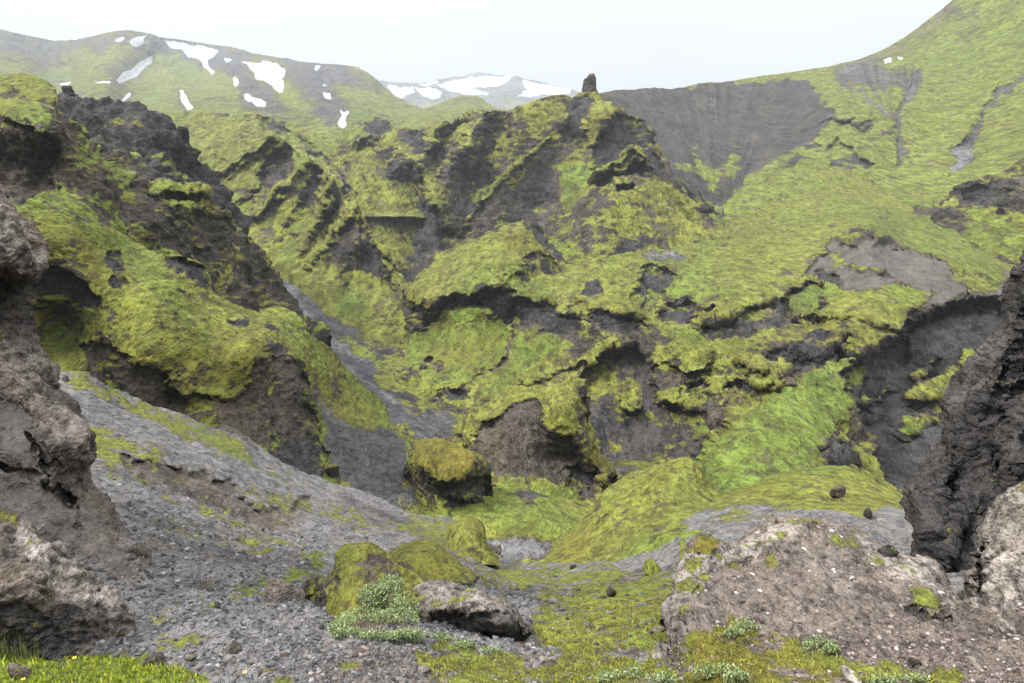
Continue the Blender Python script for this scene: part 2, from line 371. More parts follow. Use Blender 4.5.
# ---- mountain on the left
landform('mountain', [(-330, 40), (-200, 30), (-80, 24), (-40, 25), (0, 30), (20, 34), (40, 38), (55, 40.5), (75, 38), (100, 34), (110, 32), (127, 31), (134, 31), (150, 34), (165, 38), (200, 43), (232, 48), (256, 53), (290, 60), (320, 64), (345, 65), (358, 67), (367, 72), (378, 80), (388, 90), (398, 98), (412, 105), (425, 108), (440, 104), (452, 98), (462, 95), (476, 96), (486, 101), (500, 106), (520, 110), (560, 116), (620, 125), (700, 135)],
         [(-80, 215), (700, 215)],
         [(-80, 24, 1300), (55, 40, 1500), (130, 31, 1450), (256, 53, 1500), (360, 68, 1350), (400, 98, 1150), (425, 108, 1000), (465, 95, 1050), (560, 116, 800), (700, 135, 700),
          (60, 78, 1150), (20, 90, 760), (130, 82, 1050), (200, 88, 1050), (110, 88, 760), (200, 108, 640), (300, 108, 700), (345, 120, 620), (430, 120, 620), (300, 85, 1000), (250, 110, 640),
          (60, 140, 420), (200, 170, 420), (300, 170, 400), (450, 160, 430), (600, 180, 420), (-60, 200, 350), (300, 210, 340), (560, 210, 360)],
         rough=0.07, ridged=0.25, Lmax=110, thr=0.20, seed=5, back=0.3, drop=0.5, u1=700, H=0.85, matpx=0.5,
         base={'bias': 0.1, 'olive': 0.0, 'green': 0.35, 'scree': 0.52},
         feats=[st('rock+dark+scree', [(-80, 27), (0, 33), (55, 44), (75, 43), (125, 36), (165, 43), (256, 57), (345, 69), (380, 84)], 6, w=4, a=0.8),
                pg('scree+dark', [(0, 35), (40, 40), (75, 46), (60, 60), (20, 58), (-60, 45)], w=8, a=0.7),
                pg('scree+dark', [(30, 62), (60, 66), (75, 78), (50, 82), (35, 74)], w=8, a=0.6),
                pg('scree+dark', [(88, 42), (140, 34), (160, 48), (135, 62), (110, 76), (95, 62)], w=8, a=0.55),
                pg('scree+dark', [(160, 40), (235, 52), (262, 80), (285, 108), (268, 108), (240, 90), (215, 72), (195, 62), (175, 50)], w=5, a=0.75),
                pg('scree+dark', [(290, 62), (345, 68), (362, 84), (330, 80), (345, 100), (352, 118), (330, 128), (312, 112), (300, 90), (285, 80)], w=5, a=0.75),
                pg('scree+dark', [(108, 92), (138, 90), (135, 102), (115, 104)], w=5, a=0.5),
                pg('scree+dark', [(172, 90), (180, 92), (200, 105), (192, 110), (180, 105)], w=4, a=0.6),
                st('flat', [(164, 42), (200, 52), (214, 74), (232, 88), (262, 104)], 5, w=6, p=0.035), st('flat', [(155, 54), (136, 72), (118, 82), (95, 84)], 5, w=6, p=0.03), st('flat', [(150, 44), (160, 60), (172, 76), (190, 92), (215, 104)], 5, w=7, p=-0.035),
                st('flat', [(245, 62), (272, 80), (284, 92), (300, 108)], 5, w=6, p=0.03), st('flat', [(325, 72), (330, 95), (345, 112), (345, 128)], 5, w=6, p=0.04), st('flat', [(225, 56), (250, 82), (275, 102)], 4, w=6, p=-0.025), st('flat', [(290, 64), (305, 85), (320, 105)], 5, w=7, p=-0.02), st('flat', [(360, 72), (375, 92), (392, 108)], 5, w=6, p=-0.03),
                st('flat', [(20, 40), (50, 62), (85, 82)], 6, w=8, p=0.03), st('flat', [(80, 42), (70, 56), (60, 75)], 6, w=8, p=-0.025),
                st('scree+dark', [(168, 42), (200, 54), (214, 76), (240, 94), (268, 110)], 4, w=5, a=0.7), st('scree', [(155, 54), (136, 72), (112, 84)], 6, w=6, a=0.6), pg('scree', [(60, 92), (110, 96), (100, 112), (70, 106)], w=8, a=0.4), pg('scree', [(220, 100), (300, 116), (260, 118)], w=6, a=0.4), pg('green', [(90, 86), (180, 88), (240, 105), (160, 112), (110, 105)], w=10, a=0.7),
                st('moss', [(40, 76), (75, 70), (105, 58), (128, 50)], 4, w=6), st('moss', [(160, 62), (185, 72), (230, 88)], 8, w=8),
                st('green+scree+dark', [(0, 68), (60, 52), (80, 48)], 1.2, w=2, a=0.4),
                pg('rock+dark', [(362, 128), (364, 118), (378, 114), (390, 120), (388, 132), (370, 140)], w=2, p=0.02),
                pg('scree+dark', [(457, 96), (478, 97), (486, 104), (470, 105), (458, 103)], w=4, a=0.5)])
tag(bpy.data.objects['mountain'], 'broad green mountain with grey scree and snow patches under the pale sky', kind='structure')

# ---- mountain on the right: dark scree bowl and the big grassy flank
landform('scree_mountain', [(520, 112), (560, 100), (590, 95), (605, 92.5), (612, 91), (616, 89.5), (640, 88), (655, 86), (672, 87.5), (690, 86), (700, 84), (715, 82), (730, 81), (768, 75.5), (800, 71), (830, 66.5), (842, 63), (860, 59), (875, 53), (890, 46), (905, 37), (915, 30), (930, 18), (940, 11), (955, -2), (970, -16), (1000, -42), (1050, -80), (1104, -115), (1350, -240)],
         [(520, 300), (1104, 300)],
         [(520, 112, 520), (620, 90, 520), (690, 86, 590), (768, 75, 640), (830, 66, 640), (890, 46, 640), (955, -2, 620), (1040, -80, 600), (1104, -115, 560),
          (655, 130, 450), (690, 130, 480), (760, 120, 520), (800, 115, 500), (830, 110, 455), (712, 215, 300), (735, 190, 330), (690, 200, 315), (670, 170, 340), (780, 165, 365), (830, 145, 385), (860, 110, 440), (900, 75, 520), (900, 165, 350),
          (950, 60, 520), (1024, 60, 430), (1100, 40, 400), (960, 150, 350), (1024, 140, 320), (930, 210, 270), (880, 200, 290), (800, 200, 300), (740, 235, 260), (640, 240, 250), (560, 240, 270), (1024, 230, 230), (900, 290, 200), (640, 290, 210)],
         rough=0.055, ridged=0.2, Lmax=45, thr=0.25, seed=11, back=0.3, drop=0.5, u0=520, H=0.85, matpx=0.28,
         flutes=[([(598, 94), (690, 86), (768, 80), (820, 88), (834, 108), (829, 126), (782, 156), (738, 190), (714, 218), (680, 184), (625, 115)], (722, 240), 11.0, 0.010, 4), ([(800, 70), (900, 60), (925, 90), (905, 125), (870, 120), (830, 100)], (900, 190), 12.0, 0.006, 6)],
         base={'bias': 0.45, 'green': 0.5},
         feats=[st('scree', [(850, 66), (890, 50), (930, 22), (960, -5)], 10, w=6, a=0.75),
                pg('rock+dark+bare', [(598, 94), (640, 89), (690, 87), (735, 83), (768, 80), (800, 80), (820, 92), (832, 108), (829, 124), (812, 138), (782, 155), (755, 172), (738, 188), (726, 204), (714, 216), (700, 208), (680, 182), (664, 160), (650, 135), (625, 115)], w=3.5, a=1.0, flat=0.85), pg('dark', [(598, 94), (690, 87), (768, 80), (820, 92), (832, 110), (812, 138), (755, 172), (714, 216), (680, 182), (625, 115)], w=4, a=0.7),
                pg('brown', [(742, 150), (752, 140), (758, 160), (752, 175)], w=4, a=0.6, flat=0.4), pg('brown', [(688, 95), (720, 95), (730, 120), (700, 118)], w=6, a=0.35, flat=0.5),
                st('moss', [(735, 83.5), (768, 77.5), (800, 73), (830, 69)], 1.6, w=1.5),
                pg('patchy', [(690, 148), (706, 158), (720, 172), (722, 196), (708, 190), (694, 168)], w=4, b=-0.25), pg('patchy', [(728, 150), (738, 145), (742, 165), (730, 178), (722, 170)], w=4, b=-0.3),
                pg('patchy', [(668, 152), (690, 165), (694, 178), (676, 172)], w=4, b=-0.15), pg('patchy', [(680, 178), (705, 198), (718, 210), (700, 212), (684, 196)], w=3),
                pg('scree+dark', [(832, 66), (880, 62), (918, 68), (928, 88), (915, 100), (895, 92), (872, 90), (850, 88), (838, 92)], w=5, a=0.85),
                pg('scree+dark', [(950, 10), (985, -2), (1005, 8), (992, 30), (972, 45), (955, 48), (952, 30)], w=6, a=0.6),
                pg('patchy', [(820, 85), (838, 92), (850, 105), (868, 112), (872, 128), (850, 130), (836, 118)], w=4, b=0.1),
                st('scree+dark', [(918, 70), (916, 88), (905, 104), (898, 118), (899, 135), (902, 152), (900, 166)], 3.4, w=2.5, p=0.012), st('scree', [(848, 84), (862, 96), (880, 108), (895, 117)], 1.4, w=1.6, p=0.006), st('scree', [(870, 82), (878, 96), (884, 112)], 1.3, w=1.6, p=0.006),
                st('scree', [(886, 84), (890, 100), (896, 116)], 1.3, w=1.6, p=0.006), st('scree', [(838, 90), (850, 104)], 1.2, w=1.5), st('scree', [(858, 86), (870, 100), (888, 116)], 1.0, w=1.4),
                st('scree+dark', [(1050, 55), (1024, 76), (1008, 88), (990, 106), (982, 120), (976, 132), (968, 144)], 4.5, w=2.5, p=0.012), pg('scree', [(950, 150), (966, 138), (976, 142), (970, 160), (960, 172), (952, 176), (944, 180), (948, 168), (954, 160)], w=2.5, p=0.01),
                st('scree', [(990, 60), (975, 75), (965, 88)], 2, w=3, a=0.5), st('scree', [(1010, 24), (1000, 40), (985, 52)], 2, w=3, a=0.5),
                pg('rock', [(826, 106), (846, 100), (866, 112), (872, 124), (868, 130), (850, 126), (836, 120)], w=2, p=-0.015, a=0.6), pg('rock', [(822, 120), (850, 122), (872, 126), (866, 132), (838, 126)], w=1.5, p=0.02),
                pg('rock+dark', [(830, 150), (836, 140), (850, 148), (862, 156), (874, 163), (866, 172), (848, 174), (836, 178), (832, 165)], w=2, p=0.02),
                pg('rock+dark', [(768, 168), (790, 156), (815, 142), (824, 146), (800, 160), (775, 178), (764, 182)], w=2.5, p=0.01),
                st('rock+dark', [(712, 216), (700, 205), (690, 195)], 4, w=2, p=0.01),
                pg('rock', [(865, 135), (878, 137), (874, 143), (862, 140)], w=2), pg('rock', [(880, 128), (895, 132), (890, 138)], w=2)])
tag(bpy.data.objects['scree_mountain'], 'long mountain flank of dark scree bowl and grassy slope rising into the pale sky', kind='structure')

# ---- ribs of the ridge below the left mountain
landform('hill', [(90, 113), (165, 114), (185, 112.5), (200, 113), (230, 114), (256, 114.5), (275, 118), (285, 122), (300, 128), (315, 134), (330, 138), (340, 134), (350, 130), (362, 126), (374, 116), (390, 118), (396, 128), (430, 150)],
         [(90, 290), (430, 290)],
         [(90, 113, 420), (200, 113, 420), (285, 122, 410), (340, 134, 400), (390, 118, 380), (430, 150, 350), (200, 150, 350), (250, 150, 340), (300, 150, 360), (360, 160, 340), (215, 175, 330), (400, 180, 310), (300, 200, 310), (200, 220, 290), (360, 280, 270), (200, 280, 270), (430, 250, 280)],
         rough=0.11, ridged=0.45, Lmax=20, thr=0.42, flutes=[([(90, 110), (430, 110), (430, 290), (90, 290)], (250, -80), 14.0, 0.012, 5)], seed=17, u0=90, u1=430, base={'bias': 0.22, 'green': 0.25}, ledge=0.3, ledge_h=10,
         feats=[st('rock+dark', [(170, 114), (230, 115), (258, 117), (285, 124)], 1.6, w=1.2),
                pg('rock+dark', [(256, 116), (275, 124), (295, 136), (310, 146), (330, 160), (345, 180), (350, 200), (330, 165), (305, 152), (285, 142), (265, 130)], w=3, p=0.02),
                pg('rock+dark', [(215, 140), (228, 132), (240, 140), (232, 152), (218, 150)], w=2, a=0.7),
                st('rock', [(205, 125), (212, 140), (222, 165)], 1.5, w=2, p=0.008),
                pg('moss', [(175, 120), (255, 118), (265, 140), (240, 165), (215, 165), (190, 150)], w=10, ),
                pg('rock+dark', [(362, 127), (374, 117), (390, 119), (394, 130), (380, 138), (366, 140)], w=1.5),
                pg('scree+dark', [(195, 165), (225, 168), (250, 165), (262, 162), (250, 175), (215, 182), (200, 178)], w=3), pg('moss+green', [(205, 184), (235, 178), (230, 200), (212, 205)], w=5)])
tag(bpy.data.objects['hill'], 'green bench hill with dark rim of rock below the snowy mountain', kind='structure')

# ---- central massif under the pinnacle: wall behind, main peak, apron in front
KW = dict(ridged=0.5, thr=0.62, base={'bias': 0.0}, ledge=0.25, ledge_h=9)
landform('ridge', [(330, 150), (345, 148), (360, 138), (372, 134), (385, 134), (396, 130), (404, 127), (412, 128), (420, 130), (430, 127), (438, 123), (446, 121), (452, 124), (458, 118), (465, 113), (475, 110), (486, 109), (500, 110), (508, 112), (514, 110), (524, 105), (535, 99), (545, 96), (556, 94), (566, 95), (580, 100), (600, 115)],
         [(330, 350), (600, 340)],
         [(330, 150, 350), (385, 134, 345), (446, 121, 345), (486, 109, 335), (556, 94, 330), (600, 115, 330), (372, 170, 335), (382, 215, 315), (392, 160, 320), (405, 220, 300), (418, 165, 312), (432, 192, 292), (447, 224, 272), (432, 150, 325), (446, 180, 305), (456, 150, 318), (470, 135, 322), (480, 165, 315), (465, 200, 300), (458, 235, 280), (515, 130, 318), (530, 160, 310), (360, 200, 320), (380, 260, 280), (430, 260, 260), (500, 240, 270), (400, 340, 225), (520, 330, 220), (600, 330, 215), (560, 200, 290)],
         rough=0.13, Lmax=16, block=0.09, seed=23, u0=330, u1=600, back=0.18, **KW,
         feats=[st('flat', [(486, 110), (472, 132), (452, 160), (446, 180)], 6, w=8, p=-0.03), st('flat', [(446, 121), (426, 146), (402, 166), (384, 182)], 6, w=8, p=-0.035), st('flat', [(502, 120), (482, 160), (462, 198), (445, 230)], 7, w=9, p=0.035), st('flat', [(456, 125), (432, 165), (412, 205), (404, 245)], 7, w=8, p=0.04), st('flat', [(370, 150), (380, 190), (388, 240)], 8, w=9, p=0.04), st('flat', [(418, 164), (432, 190), (448, 224)], 6, w=7, p=-0.035),
                pg('moss', [(500, 112), (530, 104), (552, 98), (562, 110), (552, 130), (532, 150), (512, 160), (494, 168), (488, 160), (498, 135)], w=3, a=0.6), pg('rock', [(505, 116), (516, 113), (520, 130), (508, 140)], w=4, a=0.6),
                pg('rock+dark', [(358, 172), (392, 152), (412, 160), (420, 185), (438, 215), (450, 246), (424, 270), (396, 252), (376, 220)], w=5, p=0.01), pg('rock+dark', [(400, 135), (425, 132), (432, 145), (420, 160), (404, 152)], w=3, p=0.01), pg('rock', [(440, 140), (470, 150), (475, 175), (462, 190), (444, 178)], w=4, a=0.9), pg('rock+dark', [(474, 165), (500, 170), (488, 195), (466, 225), (452, 228), (462, 195)], w=4, a=0.9), pg('rock', [(486, 115), (500, 118), (492, 140), (478, 160), (474, 140)], w=3, a=0.7),
                st('moss', [(418, 168), (430, 188), (440, 206), (447, 224)], 5, w=3, a=0.9, p=-0.01), st('moss', [(384, 165), (396, 156), (410, 151), (415, 157)], 3, w=2, p=-0.012), st('moss', [(458, 120), (466, 138), (474, 158)], 5, w=3, a=0.8), st('moss', [(444, 124), (432, 140), (420, 156)], 3, w=2, a=0.7), pg('moss+green', [(352, 165), (366, 150), (376, 155), (376, 178), (362, 185)], w=4, a=0.7), pg('moss+green', [(355, 195), (372, 200), (378, 225), (366, 228)], w=5, a=0.6)])
tag(bpy.data.objects['ridge'], 'dark ribbed back wall with yellow moss spurs beyond the gorge', kind='structure')
landform('peak', [(440, 268), (448, 252), (456, 238), (463, 226), (470, 214), (479, 201), (490, 188), (502, 176), (515, 165), (528, 154), (540, 144), (550, 131), (560, 117), (568, 107), (575, 99), (582, 94), (592, 92), (600, 94), (604, 100), (612, 102), (622, 107), (628, 113), (636, 116), (646, 121), (652, 128), (656, 140), (662, 152), (670, 168), (680, 185), (690, 198), (702, 212), (712, 222), (730, 232), (760, 250)],
         [(440, 320), (560, 340), (760, 330)],
         [(440, 268, 240), (470, 214, 250), (515, 165, 268), (560, 117, 288), (590, 92, 300), (622, 107, 285), (648, 122, 280), (662, 152, 265), (690, 198, 242), (712, 222, 228), (760, 250, 218), (575, 140, 282), (560, 170, 275), (545, 205, 262), (520, 215, 255), (490, 215, 248), (600, 125, 276), (612, 112, 274), (606, 145, 272), (620, 140, 272), (640, 145, 268), (585, 175, 262), (570, 205, 250), (640, 190, 252), (680, 215, 236), (500, 260, 232), (600, 260, 215), (700, 260, 205), (560, 320, 190), (700, 320, 190), (450, 310, 215)],
         rough=0.12, Lmax=16, block=0.10, seed=24, u0=440, u1=760, back=0.10, **KW,
         feats=[pg('rock', [(478, 204), (515, 170), (545, 150), (560, 150), (562, 175), (556, 215), (530, 235), (500, 240), (470, 235)], w=4, a=0.95), pg('dark', [(515, 190), (545, 165), (558, 185), (550, 215), (525, 220)], w=6, a=0.8), st('moss', [(548, 138), (530, 154), (514, 167), (492, 188), (474, 210), (460, 232)], 2.6, w=1.8, a=0.9, p=-0.012), st('moss+olive', [(520, 175), (506, 200), (500, 225)], 4, w=4, a=0.5), pg('moss', [(556, 125), (566, 112), (576, 104), (580, 112), (574, 130), (562, 146), (552, 142)], w=3, a=0.5),
                pg('rock+dark', [(566, 104), (580, 96), (590, 95), (590, 106), (588, 120), (582, 140), (566, 144), (562, 126)], w=2, p=0.012), pg('moss', [(590, 106), (600, 100), (612, 101), (622, 108), (617, 116), (606, 130), (597, 143), (586, 144), (585, 128), (587, 116)], w=1.5, p=-0.012, flat=0.6),
                pg('rock+dark', [(600, 138), (612, 124), (624, 114), (634, 117), (648, 124), (655, 150), (664, 172), (650, 165), (635, 160), (612, 160), (600, 172), (590, 172)], w=2, p=0.012), pg('moss', [(624, 111), (636, 116), (647, 122), (636, 124), (628, 120)], w=1.2), pg('moss+green', [(558, 166), (578, 163), (594, 166), (588, 182), (576, 200), (566, 212), (560, 204), (562, 182)], w=3, flat=0.6),
                st('rock+dark', [(668, 175), (690, 202), (712, 222)], 3.5, w=3, a=0.9), pg('rock+dark', [(590, 262), (600, 250), (640, 236), (655, 240), (640, 250), (612, 260)], w=2)])
tag(bpy.data.objects['peak'], 'steep moss-and-rock peak that carries the slim pinnacle', kind='structure')
landform('spur', [(520, 262), (540, 248), (556, 236), (566, 224), (574, 212), (582, 196), (590, 180), (598, 172), (604, 167), (612, 162), (618, 159), (624, 150), (630, 144), (636, 144), (642, 149), (647, 156), (651, 165), (658, 178), (666, 190), (676, 204), (688, 218), (700, 228), (720, 240)],
         [(520, 320), (720, 310)],
         [(520, 262, 222), (556, 236, 232), (590, 180, 245), (618, 159, 246), (634, 145, 248), (651, 165, 238), (676, 204, 224), (720, 240, 208), (610, 185, 228), (640, 180, 232), (600, 210, 218), (640, 210, 216), (665, 215, 216), (580, 235, 214), (620, 235, 206), (660, 240, 204), (560, 270, 205), (620, 262, 196), (680, 262, 198), (540, 310, 190), (700, 300, 188), (620, 310, 180)],
         rough=0.14, Lmax=10, block=0.12, seed=25, u0=520, u1=720, back=0.08, **KW,
         feats=[st('moss', [(592, 177), (604, 168), (616, 161), (626, 149), (633, 145), (643, 152), (650, 164)], 3.4, w=1.5, p=-0.02), pg('rock+dark', [(590, 184), (606, 174), (622, 171), (638, 164), (649, 167), (652, 172), (632, 175), (614, 181), (598, 187)], w=1.5, p=0.035), pg('rock', [(612, 166), (630, 156), (636, 152), (640, 160), (622, 167)], w=1.5, a=0.8),
                pg('rock+dark', [(590, 192), (612, 190), (616, 202), (606, 224), (596, 220), (598, 202)], w=2), pg('rock+dark', [(618, 187), (636, 184), (636, 193), (620, 192)], w=1.5, p=0.03), st('moss', [(652, 176), (664, 198), (678, 214), (690, 226)], 6, w=3, a=0.9), pg('patchy', [(605, 195), (650, 180), (675, 205), (690, 228), (640, 238), (575, 242), (560, 228), (590, 210)], w=5, b=0.02), pg('rock+dark', [(590, 262), (600, 250), (640, 238), (655, 242), (640, 252), (612, 262)], w=2)])
tag(bpy.data.objects['spur'], 'moss-dotted apron with a curled rock ledge in front of the peak', kind='structure')

# ---- spur in front of it on the left
landform('spur', [(150, 215), (175, 200), (195, 182), (210, 172), (225, 163), (240, 152), (256, 142), (266, 135), (273, 133), (282, 139), (292, 147), (300, 153), (308, 158), (318, 164), (328, 169), (334, 180), (340, 190), (347, 202), (352, 203), (358, 205), (363, 216), (370, 228), (380, 238), (387, 248), (393, 262), (402, 275), (412, 288), (425, 305), (440, 320)],
         [(150, 345), (440, 380)],
         [(150, 215, 250), (240, 152, 270), (273, 133, 262), (305, 157, 250), (330, 170, 240), (353, 203, 215), (390, 255, 200), (425, 305, 178), (290, 190, 232), (262, 175, 248), (320, 200, 228), (338, 230, 218), (305, 235, 205), (280, 240, 210), (240, 200, 240), (250, 250, 205), (355, 240, 200), (370, 290, 190), (330, 290, 180), (280, 265, 190), (200, 260, 215), (300, 340, 160), (400, 360, 150), (170, 330, 190), (350, 260, 200)],
         rough=0.09, ridged=0.5, Lmax=10, block=0.05, thr=0.56,
         flutes=[([(150, 200), (275, 130), (345, 190), (330, 260), (300, 345), (150, 345)], (800, -380), 42.0, 0.006, 6), ([(330, 190), (350, 205), (430, 300), (440, 380), (300, 345), (310, 260)], (360, 60), 10.0, 0.006, 6)], seed=29, u0=150, u1=440, ledge=0.3, ledge_h=8, base={'bias': 0.2, 'green': 0.15}, back=0.14,
         feats=[st('flat', [(308, 160), (284, 186), (258, 214)], 4, w=6, p=-0.022), st('flat', [(288, 150), (262, 186), (238, 216)], 6, w=7, p=0.026), st('flat', [(316, 176), (300, 212), (282, 250)], 5, w=6, p=0.018), st('flat', [(330, 172), (324, 205), (312, 232)], 4, w=5, p=-0.025), st('flat', [(342, 196), (322, 232), (306, 260)], 5, w=5, p=0.013), st('flat', [(353, 206), (336, 232), (308, 264)], 4, w=6, p=-0.022), st('flat', [(368, 232), (362, 262), (350, 290)], 8, w=8, p=0.018), st('flat', [(386, 250), (396, 275), (404, 300)], 5, w=6, p=-0.02), st('flat', [(272, 136), (250, 152), (222, 170), (195, 190)], 4, w=6, p=-0.03),
                pg('moss', [(240, 154), (266, 137), (274, 135), (284, 145), (272, 152), (258, 160), (246, 165), (230, 175), (222, 172)], w=2.5, p=-0.008),
                st('moss', [(308, 160), (296, 172), (282, 186), (268, 200), (256, 212)], 4.5, w=2, p=-0.014), st('moss', [(330, 172), (326, 186), (322, 200), (330, 206)], 5, w=3, p=-0.01),
                pg('rock+dark', [(268, 155), (288, 152), (300, 158), (290, 170), (275, 185), (262, 192), (256, 186), (262, 170)], w=2.5, p=0.012), pg('rock+dark', [(312, 170), (324, 172), (318, 188), (312, 210), (304, 208), (306, 190)], w=2.5, p=0.012),  # dark rock between mossy ribs, also painting the shade of their right faces
                pg('rock+dark', [(332, 178), (340, 192), (346, 206), (340, 208), (334, 198)], w=1.5), pg('moss', [(336, 214), (350, 205), (358, 207), (364, 218), (350, 222), (340, 232), (330, 240), (328, 230)], w=2, p=-0.012),
                st('moss', [(344, 214), (334, 230), (322, 246), (312, 258)], 3, w=2, p=-0.008), st('moss+green', [(300, 232), (290, 250), (292, 262)], 6, w=4, a=0.7), st('moss', [(318, 225), (302, 245)], 4, w=2, p=-0.008),
                pg('rock+dark', [(338, 234), (352, 225), (366, 228), (380, 246), (386, 262), (392, 282), (380, 282), (364, 272), (350, 268), (336, 262), (330, 250)], w=3, a=0.8), st('moss', [(364, 220), (372, 236), (384, 250), (392, 268)], 2, w=1.5, a=0.7, p=-0.006),
                pg('moss+green', [(212, 200), (240, 190), (250, 215), (236, 240), (222, 222)], w=6, a=0.7), pg('rock', [(250, 205), (290, 210), (292, 235), (260, 245), (244, 232)], w=8, a=0.4),
                pg('moss+green', [(332, 285), (345, 283), (360, 292), (372, 312), (368, 320), (345, 318), (336, 308)], w=3)])
tag(bpy.data.objects['spur.001'], 'steep green-and-black spur with sharp mossy crests on the gorge side', kind='structure')

# ---- gorge: its floor, the long dark scree slope and the scree path
landform('gorge', [(150, 245), (230, 250), (255, 252), (268, 256), (280, 262), (296, 268), (306, 274), (315, 276), (325, 280), (330, 288), (338, 302), (346, 313), (360, 316), (376, 318), (388, 314), (400, 318), (430, 350), (470, 385), (520, 390), (560, 428), (585, 456), (600, 460), (640, 461), (720, 475), (760, 485)],
         [(150, 590), (760, 590)],
         [(150, 245, 210), (270, 257, 215), (315, 276, 195), (345, 313, 180), (390, 314, 185), (430, 350, 155), (470, 385, 140), (520, 380, 130), (600, 440, 100), (700, 450, 95), (300, 300, 165), (330, 345, 140), (365, 380, 118), (410, 410, 105), (440, 430, 95), (385, 340, 160), (400, 380, 128), (465, 408, 118), (610, 466, 82), (560, 470, 85),
          (340, 440, 78), (380, 450, 75), (330, 480, 62), (400, 480, 62), (430, 500, 55), (300, 440, 80), (480, 470, 72), (500, 545, 45), (540, 545, 44), (560, 520, 50), (480, 510, 52), (440, 550, 42), (600, 580, 40), (700, 580, 40), (300, 560, 50), (150, 560, 60), (200, 400, 100), (320, 410, 84), (540, 500, 56), (250, 330, 140)],
         rough=0.10, ridged=0.35, Lmax=7, thr=0.5, seed=31, u0=150, u1=760, back=0.1, drop=0.6, matpx=0.10,
         flutes=[([(290, 395), (400, 420), (440, 470), (440, 530), (300, 500)], (560, 640), 16.0, 0.010, 6), ([(255, 250), (320, 270), (400, 390), (480, 440), (420, 450), (300, 370)], (900, 760), 60.0, 0.005, 5)],
         base={'bias': -0.05, 'dark': 0.6},
         feats=[pg('scree', [(150, 240), (760, 400), (760, 590), (150, 590)], a=0.0),
                pg('scree+dark', [(264, 254), (300, 268), (330, 290), (340, 312), (352, 332), (372, 345), (392, 366), (402, 384), (424, 400), (448, 414), (480, 440), (480, 475), (420, 480), (380, 460), (300, 390), (240, 300)], w=3),
                pg('dark+scree', [(286, 278), (300, 275), (318, 280), (328, 300), (336, 316), (322, 318), (304, 308), (292, 296)], w=2.5, p=0.015),
                st('moss', [(284, 276), (296, 271), (306, 274), (316, 279)], 2, w=1.5, a=0.8),
                st('scree', [(266, 256), (282, 276), (292, 296), (305, 318), (325, 338), (350, 352), (372, 363), (382, 368)], 5.0, w=3, p=-0.004), st('dark', [(266, 256), (282, 276), (292, 296), (305, 318), (325, 338), (350, 352), (372, 363), (382, 368)], 4.0, w=3, a=0.0),
                st('scree', [(350, 372), (375, 390), (400, 402), (425, 412), (440, 424)], 4.5, w=3), st('dark', [(350, 372), (375, 390), (400, 402), (425, 412)], 3.5, w=3, a=0.1),
                pg('rock+dark', [(372, 322), (388, 318), (396, 335), (394, 360), (384, 372), (376, 352)], w=3, p=0.01), pg('rock', [(392, 385), (415, 392), (430, 405), (416, 410), (400, 402)], w=3), pg('rock+dark', [(585, 462), (660, 462), (700, 470), (690, 490), (600, 490)], w=3, a=0.6),
                pg('dark+scree', [(346, 322), (372, 326), (372, 334), (350, 338)], w=3), st('moss', [(342, 338), (360, 350), (374, 360), (388, 372), (396, 384)], 3, w=2.5, a=0.55, p=-0.008),
                pg('moss', [(372, 374), (384, 376), (392, 386), (386, 390), (374, 382)], w=2, p=-0.01), pg('moss', [(398, 424), (408, 423), (404, 430), (396, 432)], w=1.5, p=-0.01),
                pg('moss+green', [(410, 385), (435, 372), (440, 390), (436, 408), (420, 400)], w=4), pg('rock', [(432, 380), (446, 390), (444, 402), (432, 396)], w=3), pg('moss', [(450, 408), (475, 405), (480, 425), (458, 430)], w=3, a=0.7),
                pg('scree+pale', [(446, 401), (456, 400), (468, 405), (478, 408), (476, 412), (460, 411), (450, 409)], w=1.5, a=0.9), pg('scree', [(436, 398), (450, 395), (480, 402), (478, 414), (444, 412)], w=2, a=0.8),
                pg('scree+dark', [(310, 420), (345, 430), (400, 440), (440, 480), (430, 520), (380, 500), (310, 470)], w=4),
                pg('rock+dark', [(375, 440), (405, 425), (415, 445), (420, 480), (405, 470), (392, 452)], w=3, p=-0.01), st('moss', [(396, 468), (410, 478), (424, 488)], 2, w=1.5, a=0.5), st('moss', [(350, 452), (385, 476), (408, 506)], 1.0, w=1.2, a=0.35), st('scree', [(330, 445), (360, 455), (385, 480), (400, 505)], 4, w=3), st('dark', [(330, 445), (360, 455), (385, 480), (400, 505)], 2, w=3, a=0.2),
                pg('moss', [(384, 498), (394, 498), (402, 510), (392, 512)], w=2, a=0.8),
                pg('moss+green', [(415, 508), (440, 500), (480, 500), (490, 520), (440, 525)], w=4, a=0.6), pg('moss+green', [(495, 475), (515, 480), (560, 500), (585, 525), (560, 540), (500, 530), (480, 510)], w=3, a=0.7), pg('rock+dark', [(515, 492), (530, 488), (545, 505), (535, 515), (520, 508)], w=3),
                pg('scree', [(478, 540), (500, 535), (530, 537), (552, 540), (550, 556), (520, 562), (485, 556)], w=3, a=1.0), pg('dark', [(478, 540), (552, 540), (550, 556), (485, 556)], w=3, a=0.25),
                pg('scree+pale', [(594, 462), (612, 460), (640, 466), (640, 474), (606, 474), (598, 468)], w=2, a=0.8)])
tag(bpy.data.objects['gorge'], 'gorge floor with dark scree slope and pale scree trail', kind='structure')

